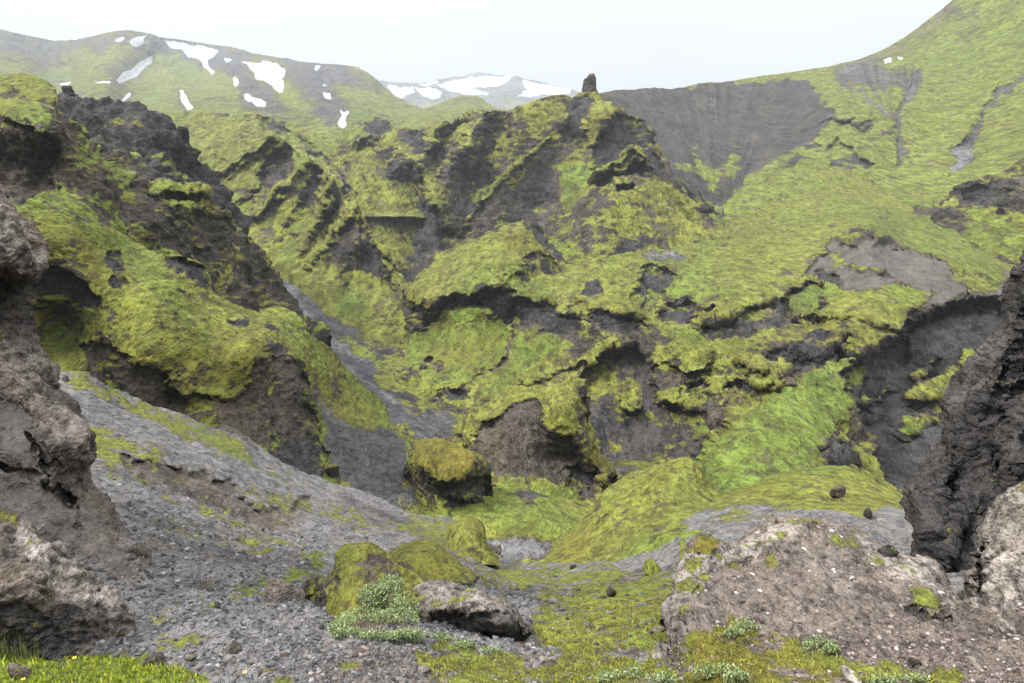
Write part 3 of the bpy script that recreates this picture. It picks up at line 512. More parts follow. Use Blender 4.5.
# ---- big moss shelf with cliffs on the right
A_ = [(400, 290), (430, 268), (470, 243), (500, 238), (525, 225), (545, 240), (556, 257), (530, 255), (514, 272), (492, 294), (470, 294), (445, 298), (427, 312), (412, 308)]
landform('moss_shelf', [(388, 305), (395, 296), (402, 290), (412, 282), (425, 270), (437, 261), (450, 251), (462, 246), (474, 241), (484, 235), (495, 228), (505, 224), (515, 222), (524, 221), (532, 225), (540, 233), (548, 243), (557, 254), (566, 263), (576, 266), (590, 263), (605, 260), (622, 256), (640, 251.5), (655, 250), (668, 249), (685, 245), (700, 238), (720, 227), (740, 218), (760, 208), (780, 196), (800, 183), (820, 172), (835, 166), (850, 170), (865, 178), (880, 184), (900, 190), (920, 192), (930, 198), (938, 212), (950, 225), (980, 238), (1000, 250), (1024, 258), (1104, 270), (1350, 300)],
         [(388, 430), (430, 440), (560, 500), (700, 560), (1104, 560)],
         [(388, 305, 190), (450, 251, 195), (524, 221, 200), (566, 263, 185), (650, 250, 190), (720, 227, 230), (780, 196, 285), (835, 166, 330), (880, 184, 315), (930, 198, 285), (1000, 250, 215), (1104, 270, 200),
          (425, 300, 160), (490, 285, 150), (520, 300, 148), (400, 330, 168), (430, 330, 158), (500, 330, 146), (410, 380, 128), (480, 375, 128), (530, 365, 130), (560, 280, 165), (560, 320, 138), (620, 310, 130), (640, 280, 158), (700, 280, 160), (660, 320, 130), (720, 310, 128), (760, 300, 132), (740, 250, 190), (800, 220, 235), (860, 210, 240), (900, 230, 210), (770, 270, 158),
          (560, 370, 124), (600, 350, 124), (680, 350, 118), (740, 350, 112), (800, 340, 112), (860, 330, 112), (840, 290, 138), (870, 240, 165), (940, 265, 150), (980, 285, 135), (920, 310, 122), (590, 420, 104), (640, 400, 110), (690, 390, 106), (640, 450, 98), (700, 450, 84), (720, 500, 62), (780, 480, 66), (760, 420, 84), (840, 365, 104), (830, 430, 84), (870, 420, 96), (900, 470, 84), (960, 400, 102), (1004, 330, 118), (900, 370, 108), (560, 480, 92), (1080, 420, 95), (900, 540, 62), (720, 550, 52), (620, 510, 82)],
         rough=0.18, ridged=0.35, Lmax=9, block=0.15, thr=0.54, seed=37, u0=388, u1=1104, ledge=0.35, ledge_h=11, base={'bias': -0.08, 'green': 0.12}, back=0.12, matpx=0.14,
         feats=[pg('moss', [(690, 250), (720, 230), (780, 198), (835, 168), (880, 186), (925, 196), (960, 240), (1010, 262), (1000, 285), (960, 270), (900, 240), (840, 230), (800, 270), (740, 295), (690, 292), (660, 290), (680, 265)], w=6, flat=0.55, a=0.9),
                pg('green', [(690, 240), (780, 205), (860, 205), (820, 225), (740, 245)], w=10, a=0.5), pg('scree', [(842, 190), (862, 183), (876, 188), (868, 198), (850, 202)], w=4, a=0.6), pg('rock', [(866, 180), (876, 184), (872, 190), (864, 188)], w=1.5, a=0.6),
                pg('patchy', [(900, 190), (925, 192), (934, 208), (930, 218), (908, 212)], w=3, b=-0.1), pg('rock', [(912, 205), (932, 212), (930, 220), (915, 216)], w=2, p=0.015), pg('rock', [(876, 216), (890, 212), (890, 218)], w=1.5, a=0.7), pg('rock', [(716, 246), (726, 242), (728, 247), (718, 249)], w=1.5), pg('rock', [(765, 215), (776, 214), (774, 219)], w=1.5), pg('rock', [(838, 231), (850, 230), (848, 234)], w=1.2, a=0.7), pg('patchy', [(736, 235), (766, 225), (770, 240), (745, 250)], w=4, b=0.1),
                pg('scree', [(640, 252), (655, 250), (672, 251), (690, 256), (682, 262), (660, 262), (648, 260)], w=2, a=1.0), pg('scree+brown', [(792, 250), (806, 249), (808, 260), (798, 264)], w=2.5, a=0.6), pg('scree+brown', [(918, 228), (932, 236), (930, 240), (920, 236)], w=2, a=0.7), pg('scree+brown', [(992, 262), (1010, 270), (1008, 285), (1000, 280)], w=3, a=0.8),
                pg('moss', A_, w=2.0, p=-0.02, flat=0.4), pg('olive+moss', [(500, 238), (524, 226), (545, 242), (552, 256), (530, 250), (512, 252)], w=4, a=0.55), pg('rock+dark', [(526, 224), (534, 226), (546, 238), (558, 254), (566, 262), (556, 262), (545, 248), (535, 236)], w=1.5, p=0.01),
                pg('rock+dark', [(512, 272), (534, 264), (556, 262), (560, 270), (545, 276), (524, 280)], w=2, p=0.015),
                pg('rock', [(394, 298), (408, 302), (424, 306), (424, 316), (412, 318), (398, 310)], w=1.5, p=0.02), pg('rock+dark', [(428, 316), (440, 300), (456, 296), (475, 296), (480, 304), (470, 308), (446, 312), (432, 326), (418, 322)], w=1.5, p=0.045), pg('rock+dark', [(478, 294), (500, 288), (514, 290), (516, 310), (512, 326), (500, 322), (488, 310), (474, 308)], w=2, p=0.03),
                pg('moss+green', [(398, 352), (404, 334), (424, 328), (440, 314), (462, 308), (474, 306), (486, 314), (500, 322), (512, 332), (511, 350), (494, 362), (484, 378), (440, 386), (412, 372)], w=2.5, flat=0.75, a=0.9, p=0.008), pg('olive', [(430, 350), (490, 330), (505, 345), (470, 370), (430, 372)], w=8, a=0.45),
                pg('rock+dark', [(384, 312), (400, 312), (410, 322), (402, 345), (398, 372), (400, 395), (386, 395), (380, 345)], w=2.5, p=0.02), pg('rock', [(400, 386), (440, 400), (460, 412), (440, 425), (400, 415)], w=4, a=0.7), st('rock', [(402, 382), (416, 376), (434, 364), (438, 366)], 2.5, w=1.5, p=0.02), pg('rock', [(508, 340), (514, 330), (518, 350), (512, 362), (505, 358)], w=2, a=0.9),
                pg('rock+dark', [(440, 392), (452, 388), (466, 388), (470, 398), (452, 402), (442, 400)], w=2, p=0.02), st('rock', [(468, 384), (490, 372), (504, 362)], 2.5, w=1.5, p=0.015), pg('moss+green', [(515, 330), (560, 335), (575, 345), (540, 360), (512, 385), (490, 395), (475, 398), (490, 382), (512, 362)], w=3, a=0.9, flat=0.5),
                pg('moss', [(512, 298), (518, 288), (535, 280), (560, 272), (590, 268), (620, 260), (640, 253), (652, 260), (640, 276), (634, 296), (632, 310), (612, 314), (596, 310), (586, 300), (570, 305), (545, 302), (528, 300)], w=2, p=-0.015, flat=0.3), pg('rock+dark', [(582, 284), (600, 280), (602, 292), (590, 298), (580, 294)], w=1.5, p=0.015), pg('scree+brown', [(540, 292), (565, 292), (562, 302), (545, 300)], w=2, a=0.6),
                pg('rock+dark', [(512, 303), (528, 302), (545, 304), (556, 308), (560, 318), (548, 324), (530, 326), (514, 318)], w=1.8, p=0.025), pg('moss', [(556, 306), (568, 305), (578, 312), (580, 318), (560, 316)], w=1.5, p=-0.02), pg('rock+dark', [(548, 320), (580, 318), (584, 328), (570, 336), (554, 334), (544, 328)], w=1.5, p=0.015),
                pg('rock+dark', [(592, 310), (612, 316), (630, 313), (646, 318), (648, 330), (634, 338), (616, 337), (600, 330), (590, 320)], w=2, p=0.03), pg('rock+dark+green', [(638, 274), (650, 264), (668, 272), (678, 276), (668, 284), (660, 296), (650, 312), (640, 308), (634, 296)], w=2, p=0.025, a=0.9), pg('moss+green', [(640, 300), (655, 290), (656, 300), (646, 318), (638, 314)], w=3, a=0.5),
                pg('rock+dark', [(656, 312), (672, 306), (690, 300), (700, 308), (714, 304), (718, 312), (700, 318), (692, 326), (678, 322), (662, 320)], w=2, p=0.025), pg('rock+dark', [(695, 318), (712, 322), (738, 312), (760, 305), (772, 300), (790, 302), (796, 322), (780, 332), (752, 330), (735, 336), (712, 338), (700, 332)], w=2, p=0.035), pg('moss', [(716, 310), (730, 304), (740, 310), (738, 318), (720, 318)], w=1.5, p=-0.02), pg('moss', [(692, 316), (706, 314), (708, 324), (694, 328)], w=1.5, p=-0.02),
                pg('moss+green', [(656, 330), (690, 326), (702, 336), (725, 342), (745, 338), (760, 346), (740, 350), (700, 346), (666, 340)], w=3, a=0.7), pg('moss', [(516, 384), (560, 368), (590, 350), (610, 340), (620, 344), (608, 352), (590, 362), (560, 372), (530, 388)], w=2, p=-0.015),
                # wide brown recess below the shelf
                pg('rock+brown+dark', [(578, 380), (590, 368), (612, 352), (625, 344), (642, 348), (652, 356), (656, 375), (652, 392), (668, 404), (700, 410), (716, 424), (712, 440), (696, 450), (660, 458), (640, 462), (605, 465), (588, 448), (580, 420), (574, 398)], w=3, p=0.045, flat=0.65, a=0.9), pg('brown', [(600, 375), (640, 380), (645, 400), (610, 400)], w=6, a=0.8),
                pg('rock+olive', [(590, 400), (612, 395), (640, 430), (665, 440), (660, 456), (610, 462), (592, 440)], w=5, a=0.35, flat=0.6),
                pg('moss', [(626, 410), (634, 402), (641, 408), (638, 414), (628, 414)], w=1.2, p=-0.05), pg('moss', [(664, 362), (684, 350), (706, 352), (712, 362), (702, 370), (690, 372), (672, 366)], w=2, p=-0.03), pg('moss', [(652, 396), (664, 386), (676, 384), (682, 400), (672, 408), (654, 404)], w=2, p=-0.02), pg('rock+dark', [(684, 386), (704, 380), (716, 396), (706, 402), (690, 398)], w=2, p=0.02), pg('moss', [(704, 378), (724, 372), (728, 392), (712, 394)], w=2, p=-0.015),
                pg('moss', [(738, 356), (750, 350), (764, 352), (768, 362), (762, 372), (744, 370)], w=1.8, p=-0.035, flat=0.4), pg('moss', [(748, 376), (762, 366), (780, 360), (786, 372), (780, 384), (764, 390), (752, 386)], w=1.8, p=-0.045, flat=0.4), pg('rock+brown+dark', [(726, 386), (750, 380), (758, 390), (748, 398), (728, 396)], w=2, p=0.03), pg('moss+green', [(690, 430), (706, 422), (728, 412), (724, 422), (704, 442), (694, 444)], w=2, p=-0.01),
                # cliffs right of it, under the moss apron
                pg('rock+dark', [(766, 356), (780, 348), (800, 345), (812, 334), (832, 332), (842, 336), (838, 352), (848, 362), (872, 346), (905, 332), (912, 345), (905, 365), (880, 372), (850, 368), (815, 366), (790, 372), (775, 368)], w=2.5, p=0.025), pg('rock+olive', [(788, 350), (808, 340), (836, 330), (838, 342), (820, 356), (796, 358)], w=3, a=0.6, p=-0.03), pg('rock+dark', [(838, 340), (852, 338), (850, 356), (838, 364), (832, 354)], w=2, p=0.05),
                pg('rock+brown', [(780, 374), (800, 368), (815, 372), (800, 386), (784, 392)], w=3, p=0.02),
                # grey tuff face and the overhang
                pg('tuff+bare', [(804, 276), (822, 256), (831, 240), (850, 243), (872, 240), (895, 246), (926, 256), (950, 268), (966, 280), (964, 289), (940, 288), (915, 288), (892, 284), (888, 291), (868, 291), (848, 289), (836, 280), (834, 270), (822, 272)], w=1.5, p=0.022, flat=0.8), pg('rock+dark', [(830, 240), (852, 236), (856, 222), (862, 218), (872, 232), (900, 243), (914, 250), (896, 248), (872, 246), (850, 246), (834, 244)], w=1.3, p=-0.015, a=0.8), pg('dark', [(880, 262), (925, 270), (924, 284), (885, 276)], w=4, a=0.5),
                pg('moss', [(833, 252), (842, 250), (843, 262), (838, 272), (832, 268)], w=1.5), pg('moss', [(844, 262), (862, 264), (868, 272), (884, 270), (887, 276), (868, 276), (848, 268)], w=1.2, p=-0.008, a=0.8),
                pg('rock+dark', [(808, 276), (822, 271), (836, 276), (842, 284), (832, 288), (820, 280)], w=1.5, p=0.03), pg('moss+green', [(788, 296), (804, 282), (828, 284), (838, 290), (826, 300), (818, 314), (790, 312)], w=2.5, p=0.025), pg('rock+dark', [(814, 308), (822, 298), (832, 306), (834, 312)], w=1.5, p=0.02), pg('rock+dark', [(784, 296), (800, 284), (812, 284), (794, 300)], w=1.5, p=0.02),
                pg('moss', [(826, 296), (838, 290), (866, 292), (892, 287), (934, 290), (922, 304), (906, 322), (900, 330), (886, 328), (868, 322), (840, 318), (800, 316), (824, 308)], w=2, p=-0.02, flat=0.5), pg('green', [(885, 290), (925, 295), (900, 312)], w=5, a=0.6), pg('moss', [(940, 282), (972, 286), (1000, 290), (1004, 284), (984, 275), (960, 272)], w=2, a=0.7), st('rock+brown', [(968, 272), (985, 278), (1004, 284)], 2, w=1.5, p=0.01), pg('tuff+bare', [(924, 300), (936, 290), (1000, 290), (1004, 302), (980, 296), (950, 300), (928, 312)], w=2, p=-0.01),
                pg('rock+dark+bare', [(905, 328), (920, 316), (935, 308), (955, 303), (985, 298), (1006, 303), (1030, 310), (1040, 420), (975, 440), (950, 470), (930, 500), (900, 500), (884, 470), (872, 440), (852, 404), (842, 375), (872, 352), (905, 338)], w=2, p=0.06, flat=0.7), pg('rock+dark+bare', [(906, 330), (930, 313), (955, 305), (985, 300), (1010, 304), (1010, 318), (975, 312), (945, 316), (920, 326)], w=2, p=0.085, flat=0.5), pg('brown', [(912, 420), (948, 405), (950, 500), (905, 500)], w=8, a=0.5), pg('brown', [(925, 330), (1000, 325), (1000, 360), (940, 400)], w=10, a=0.3),
                pg('moss', [(866, 400), (876, 388), (886, 382), (894, 390), (886, 402), (870, 404)], w=1.8, p=-0.03), pg('rock+olive', [(864, 402), (886, 404), (884, 420), (866, 422)], w=2, p=-0.02, a=0.6), pg('moss', [(902, 398), (920, 390), (938, 374), (956, 368), (968, 372), (960, 388), (950, 400), (926, 400), (910, 404)], w=1.8, p=-0.04), pg('moss', [(914, 376), (930, 362), (936, 360), (932, 370), (918, 380)], w=1.3, p=-0.03), pg('moss', [(964, 350), (972, 350), (982, 363), (978, 374), (966, 372)], w=1.5, p=-0.04), pg('rock+brown', [(912, 412), (945, 404), (946, 424), (920, 430)], w=2, p=-0.01), pg('moss+green', [(900, 426), (908, 418), (920, 424), (910, 436), (902, 440)], w=2, p=-0.02),
                # grassy talus below the cliffs
                pg('moss+green', [(690, 476), (702, 455), (732, 430), (760, 404), (790, 382), (822, 366), (846, 357), (862, 360), (866, 372), (852, 402), (838, 428), (824, 445), (816, 466), (830, 490), (800, 530), (700, 530)], w=2.5, p=-0.02, flat=0.55, a=0.95), st('rock+dark', [(696, 462), (712, 440), (724, 426)], 4, w=2, p=0.02), st('rock+brown', [(716, 424), (736, 408), (756, 398)], 5, w=2, p=0.01),
                pg('moss', [(730, 440), (780, 410), (820, 390), (840, 385), (820, 420), (760, 470), (720, 480)], w=12, a=0.8), pg('rock+dark', [(818, 450), (830, 436), (842, 430), (856, 444), (852, 462), (832, 466), (820, 462)], w=2, p=-0.015), pg('moss', [(832, 440), (842, 434), (852, 442), (848, 448)], w=1.5, a=0.7, p=-0.02), pg('rock+olive', [(842, 372), (862, 380), (862, 470), (850, 440), (846, 410)], w=5, a=0.4), pg('rock+olive', [(872, 440), (884, 430), (890, 470), (878, 470)], w=4, a=0.45)])
tag(bpy.data.objects['moss_shelf'], 'wide moss-covered shelf with dark cliffs and caves across the gorge', kind='structure')

# ---- crags on the upper left
landform('dark_crag', [(30, 98), (46, 94), (55, 92), (62, 89), (68, 88), (74, 90), (80, 97), (86, 102), (92, 99), (96, 107), (103, 105), (114, 103), (122, 104), (128, 108), (138, 112), (146, 117), (154, 120), (160, 118), (167, 117), (170, 119), (166, 124), (172, 131), (178, 129), (184, 132), (190, 138), (192, 150), (198, 156), (204, 164), (212, 174), (222, 188), (233, 206), (245, 232), (252, 250)],
         [(30, 220), (252, 290)],
         [(30, 98, 165), (68, 88, 170), (115, 103, 165), (167, 117, 160), (190, 138, 165), (215, 170, 178), (262, 163, 190), (300, 190, 185), (60, 110, 160), (100, 140, 145), (150, 140, 140), (130, 180, 125), (200, 190, 150), (30, 200, 130), (250, 210, 160), (300, 280, 140), (180, 220, 125)],
         rough=0.2, ridged=0.5, Lmax=10, thr=0.85, seed=41, u0=30, u1=252, block=0.3, ledge=0.15, ledge_h=9, base={'bias': -0.5, 'dark': 0.9}, back=0.12, rowstep=0.8,
         feats=[pg('moss+olive', [(95, 122), (115, 118), (140, 120), (150, 128), (130, 130), (100, 128)], w=2.5, a=0.5), pg('moss', [(140, 155), (155, 153), (170, 158), (160, 164), (144, 160)], w=2, a=0.6), st('moss', [(120, 103), (140, 112)], 1, w=1, a=0.6)])
tag(bpy.data.objects['dark_crag'], 'jagged blackish crag standing above the mossy buttress', 'crag', kind='thing')
landform('buttress', [(40, 140), (62, 138), (72, 137), (80, 135), (90, 139), (98, 146), (104, 154), (112, 156), (122, 155), (132, 157), (140, 164), (147, 174), (150, 182), (156, 181), (165, 178), (178, 180), (190, 181), (200, 184), (207, 189), (210, 200), (214, 204), (222, 205), (228, 209), (232, 219), (238, 232), (246, 240), (256, 250), (266, 264), (278, 282), (292, 296), (305, 312), (330, 330)],
         [(40, 340), (330, 420)],
         [(40, 140, 95), (80, 135, 98), (110, 155, 100), (145, 172, 103), (180, 180, 105), (207, 189, 110), (228, 209, 115), (246, 240, 120), (278, 282, 128), (330, 330, 130), (100, 190, 86), (140, 220, 86), (180, 215, 96), (190, 260, 98), (60, 190, 84), (240, 280, 104), (150, 280, 84), (60, 320, 70), (300, 360, 100), (200, 330, 85)],
         rough=0.24, ridged=0.5, Lmax=7, thr=0.75, seed=43, u0=40, u1=330, block=0.16, ledge=0.12, ledge_h=10, base={'bias': -0.2, 'dark': 0.2}, back=0.15,
         feats=[pg('moss', [(70, 142), (82, 137), (96, 146), (104, 156), (116, 160), (126, 172), (130, 184), (118, 182), (106, 172), (108, 182), (96, 190), (82, 192), (74, 176)], w=2.5, p=-0.015), pg('moss', [(152, 184), (166, 180), (190, 183), (206, 190), (206, 196), (186, 194), (170, 190), (158, 196), (148, 194)], w=1.5, p=-0.02, flat=0.4), pg('rock+dark', [(160, 195), (185, 196), (208, 198), (210, 203), (175, 203), (160, 201)], w=1.3, p=0.02),
                pg('moss', [(168, 204), (190, 201), (212, 206), (228, 210), (230, 218), (212, 214), (190, 210), (172, 208)], w=1.8, p=-0.015), st('moss', [(230, 215), (236, 232), (248, 246), (260, 258)], 2.2, w=1.5, a=0.6), pg('moss+green', [(118, 236), (132, 225), (150, 228), (168, 240), (162, 252), (140, 252)], w=3, flat=0.5), pg('moss+olive', [(110, 196), (130, 192), (134, 206), (118, 208)], w=3, a=0.6), pg('rock+dark', [(186, 248), (215, 250), (228, 275), (210, 285), (190, 270)], w=3, p=0.01), pg('moss+olive', [(180, 240), (210, 242), (225, 290), (230, 300), (205, 290)], w=5, a=0.35)])
tag(bpy.data.objects['buttress'], 'dark layered rock buttress with moss ledges on its stepped crest', 'crag', kind='thing')
landform('moss_hill', [(-330, 50), (-80, 72), (-20, 74), (0, 75), (10, 74), (25, 76), (38, 78), (48, 81), (56, 86), (58, 94), (54, 100), (62, 108), (70, 116), (78, 124), (86, 134), (94, 145), (100, 155), (104, 165), (112, 185), (125, 230)],
         [(-80, 300), (125, 300)],
         [(-80, 72, 95), (0, 75, 92), (48, 81, 90), (56, 92, 84), (78, 124, 80), (104, 165, 78), (125, 230, 74), (0, 100, 76), (20, 115, 68), (45, 130, 66), (-60, 110, 70), (0, 160, 70), (40, 180, 70), (70, 160, 72), (0, 210, 58), (60, 220, 62), (110, 240, 66), (-60, 240, 55), (60, 290, 52)],
         rough=0.17, ridged=0.4, Lmax=6, block=0.15, thr=0.6, seed=47, u1=125, base={'bias': 0.0}, back=0.2,
         feats=[pg('moss', [(-80, 76), (0, 78), (45, 82), (56, 92), (45, 104), (56, 118), (54, 133), (40, 128), (20, 120), (0, 114), (-80, 106)], w=2, a=0.8, flat=0.4), st('rock', [(0, 92), (25, 97), (45, 100)], 2.5, w=2, a=0.7), pg('rock+dark', [(10, 88), (20, 86), (21, 95), (12, 94)], w=1.2, p=-0.02), st('rock', [(28, 112), (42, 125)], 2.5, w=2, a=0.6),
                pg('rock', [(-80, 112), (0, 118), (20, 124), (40, 131), (52, 136), (60, 150), (60, 172), (52, 192), (40, 206), (20, 218), (-80, 215)], w=1.5, p=0.03), pg('rock', [(54, 110), (70, 120), (82, 135), (78, 160), (76, 190), (64, 180), (62, 150), (52, 130)], w=3, a=0.6)])
tag(bpy.data.objects['moss_hill'], 'mossy hill top hanging over a shadowy dark rock face', kind='structure')

# ---- mossy ridge on the left, above the scree
landform('mossy_ridge', [(-330, 60), (-80, 150), (0, 185), (20, 207), (30, 200), (38, 196), (46, 194), (50, 190), (58, 192), (66, 196), (78, 201), (90, 207), (100, 217), (110, 226), (122, 234), (132, 240), (140, 246), (150, 252), (156, 253), (166, 250), (176, 252), (186, 256), (196, 260), (203, 264), (206, 276), (209, 288), (216, 294), (226, 300), (236, 305), (248, 310), (258, 312), (266, 309), (274, 307), (284, 309), (294, 312), (300, 320), (306, 331), (316, 338), (328, 346), (338, 357), (350, 370), (362, 381), (374, 393), (384, 404), (389, 412), (386, 420), (395, 428), (410, 440)],
         [(-80, 480), (230, 480), (300, 500), (410, 530)],
         [(-80, 150, 50), (20, 207, 50), (48, 192, 56), (90, 207, 60), (140, 246, 64), (180, 253, 65), (205, 270, 68), (260, 311, 70), (295, 312, 74), (340, 360, 78), (388, 412, 80), (410, 440, 76), (120, 270, 54), (60, 240, 50), (60, 290, 50), (60, 330, 52), (160, 320, 50), (100, 340, 48), (150, 360, 47), (200, 350, 52), (250, 340, 56), (240, 390, 53), (290, 370, 60), (170, 400, 48), (300, 420, 60), (310, 390, 64), (350, 410, 72), (100, 400, 46), (250, 440, 50), (320, 470, 56), (360, 440, 66), (60, 460, 36), (200, 470, 44), (400, 520, 50)],
         rough=0.14, ridged=0.3, Lmax=4, block=0.08, thr=0.50, seed=53, u1=410, ledge=0.22, ledge_h=10, base={'bias': 0.36}, back=0.16, matpx=0.06,
         feats=[pg('moss', [(22, 208), (48, 194), (90, 208), (140, 248), (205, 292), (255, 314), (262, 345), (240, 388), (200, 394), (170, 378), (135, 362), (100, 345), (95, 300), (110, 280), (70, 265), (40, 265)], w=6, a=0.45),
                st('green', [(115, 245), (150, 275), (180, 310), (200, 345)], 12, w=12, a=0.75), st('green', [(60, 194), (90, 212)], 5, w=5, a=0.5), st('scree+pale', [(50, 192), (66, 202)], 4, w=4, a=0.35), pg('olive', [(30, 212), (90, 230), (110, 285), (60, 260), (35, 250)], w=10, a=0.5),
                pg('olive', [(180, 340), (258, 340), (255, 385), (170, 385)], w=12, a=0.4),
                pg('rock+dark', [(33, 266), (52, 268), (74, 276), (92, 292), (98, 304), (90, 310), (60, 302), (38, 306)], w=2.5, p=0.02), pg('rock', [(45, 255), (70, 250), (92, 262), (90, 280), (60, 272)], w=4, a=0.5), pg('rock+dark', [(110, 252), (122, 253), (124, 268), (127, 284), (120, 292), (112, 280)], w=1.8, p=0.012),
                pg('rock+dark', [(164, 258), (182, 258), (203, 266), (206, 278), (210, 290), (198, 288), (184, 280), (170, 270)], w=1.5, p=0.015), st('moss', [(156, 253), (168, 251), (186, 257), (203, 264)], 1.8, w=1.2, p=-0.012), pg('rock+dark', [(230, 317), (248, 322), (252, 330), (244, 334), (232, 326)], w=1.5, p=0.012), pg('rock', [(192, 294), (206, 292), (208, 300), (196, 302)], w=1.5, a=0.7), pg('rock+dark', [(266, 338), (282, 346), (284, 354), (270, 356), (264, 346)], w=1.5, p=0.01), pg('rock+dark', [(262, 318), (276, 320), (280, 330), (270, 336)], w=2, a=0.8), st('scree+pale', [(205, 300), (230, 312), (256, 318)], 3, w=3, a=0.35),
                pg('moss+green', [(36, 310), (50, 304), (72, 305), (88, 310), (92, 318), (84, 332), (76, 352), (62, 356), (46, 348), (38, 336)], w=2, p=0.012, flat=0.8), pg('rock', [(96, 330), (112, 335), (108, 344), (98, 342)], w=2), pg('rock', [(100, 300), (120, 320), (140, 335), (110, 325)], w=5, a=0.4),
                pg('rock', [(80, 347), (104, 344), (120, 352), (136, 368), (150, 366), (165, 371), (168, 394), (188, 398), (205, 396), (225, 400), (244, 393), (250, 378), (264, 362), (284, 358), (302, 362), (306, 380), (305, 398), (318, 428), (330, 460), (325, 480), (240, 480), (100, 420), (88, 380)], w=2, p=0.018), pg('brown', [(195, 402), (238, 398), (250, 418), (225, 428), (200, 418)], w=5, a=0.8), pg('moss', [(166, 378), (178, 374), (198, 385), (196, 398), (186, 396), (172, 394)], w=1.8, p=-0.02), pg('dark', [(280, 435), (340, 440), (345, 480), (270, 470)], w=6, a=0.8),
                pg('moss', [(296, 318), (310, 336), (330, 348), (352, 372), (388, 410), (370, 422), (340, 405), (315, 385), (300, 350)], w=3, a=0.7, flat=0.4), pg('olive', [(330, 370), (375, 410), (350, 412), (330, 395)], w=6, a=0.4), pg('scree+olive', [(306, 384), (330, 402), (352, 418), (345, 430), (318, 412)], w=4, a=0.6),
                pg('scree+dark', [(320, 405), (350, 425), (395, 425), (410, 440), (410, 530), (330, 480), (322, 430)], w=4, a=0.9)])
tag(bpy.data.objects['mossy_ridge'], 'broad yellow-green mossy ridge with a dark rock cliff along its foot', kind='structure')
# ---- crags in the middle of the gorge
landform('crag', [(440, 470), (448, 445), (456, 432), (464, 418), (472, 413), (482, 409), (490, 405), (502, 400), (514, 396), (522, 392), (530, 389), (545, 386), (560, 382), (574, 379), (584, 380), (588, 388), (586, 398), (588, 410), (590, 425), (593, 440), (598, 452), (606, 460), (613, 467), (616, 476), (614, 486), (620, 500)],
         [(440, 560), (620, 560)],
         [(440, 470, 74), (472, 413, 80), (530, 389, 84), (584, 380, 82), (590, 420, 78), (606, 460, 74), (620, 500, 66), (500, 430, 72), (540, 420, 71), (565, 410, 70), (470, 450, 72), (500, 480, 64), (560, 460, 70), (575, 440, 69), (600, 480, 66), (540, 500, 58), (480, 520, 54), (580, 500, 62), (540, 550, 48), (600, 550, 50), (450, 550, 50)],
         rough=0.15, ridged=0.4, Lmax=5, block=0.15, thr=0.6, seed=59, u0=440, u1=620, step=0.8, rowstep=0.8, ledge=0.3, ledge_h=10, base={'bias': -0.05, 'brown': 0.2}, back=0.12, matpx=0.08, rnd=(10, 0.015),
         feats=[pg('moss', [(456, 432), (466, 417), (490, 404), (516, 395), (532, 389), (534, 395), (516, 404), (496, 416), (480, 426), (470, 436), (464, 444)], w=1.8, p=-0.015), pg('moss', [(534, 390), (560, 382), (578, 379), (588, 386), (584, 400), (586, 415), (578, 428), (572, 436), (556, 436), (546, 430), (538, 415), (536, 400)], w=2, p=-0.014, a=0.9), pg('moss', [(540, 388), (575, 380), (586, 388), (560, 395), (540, 398)], w=3),
                pg('rock+bare', [(470, 440), (482, 428), (500, 416), (518, 405), (532, 398), (538, 418), (546, 432), (558, 440), (572, 440), (584, 460), (598, 490), (590, 500), (572, 484), (540, 478), (520, 490), (504, 482), (490, 464), (478, 450)], w=2.5, p=0.012, a=0.95), st('rock+olive', [(500, 425), (494, 450), (500, 475)], 4, w=4, a=0.5), st('rock+olive', [(522, 415), (520, 445), (528, 470)], 4, w=5, a=0.4), pg('rock+dark+brown', [(562, 474), (578, 462), (592, 472), (598, 490), (588, 506), (582, 498), (568, 486)], w=2.5, p=0.05), pg('moss+olive', [(588, 448), (600, 452), (614, 468), (615, 480), (602, 488), (594, 470)], w=2, p=-0.03, a=0.8), pg('rock+olive', [(595, 470), (606, 466), (610, 484), (598, 486)], w=2, a=0.5),
                pg('moss+green', [(488, 500), (500, 478), (512, 470), (530, 486), (548, 488), (566, 482), (580, 500), (584, 518), (560, 535), (520, 532), (494, 520)], w=3, a=0.8), pg('rock+dark', [(514, 492), (528, 486), (540, 500), (532, 514), (518, 508)], w=2.5, p=0.01), pg('rock', [(494, 488), (504, 492), (508, 510), (498, 508)], w=2)])
tag(bpy.data.objects['crag'], 'brown rock outcrop with moss-covered roof and a dark hollow at the gorge bend', 'crag', kind='thing')
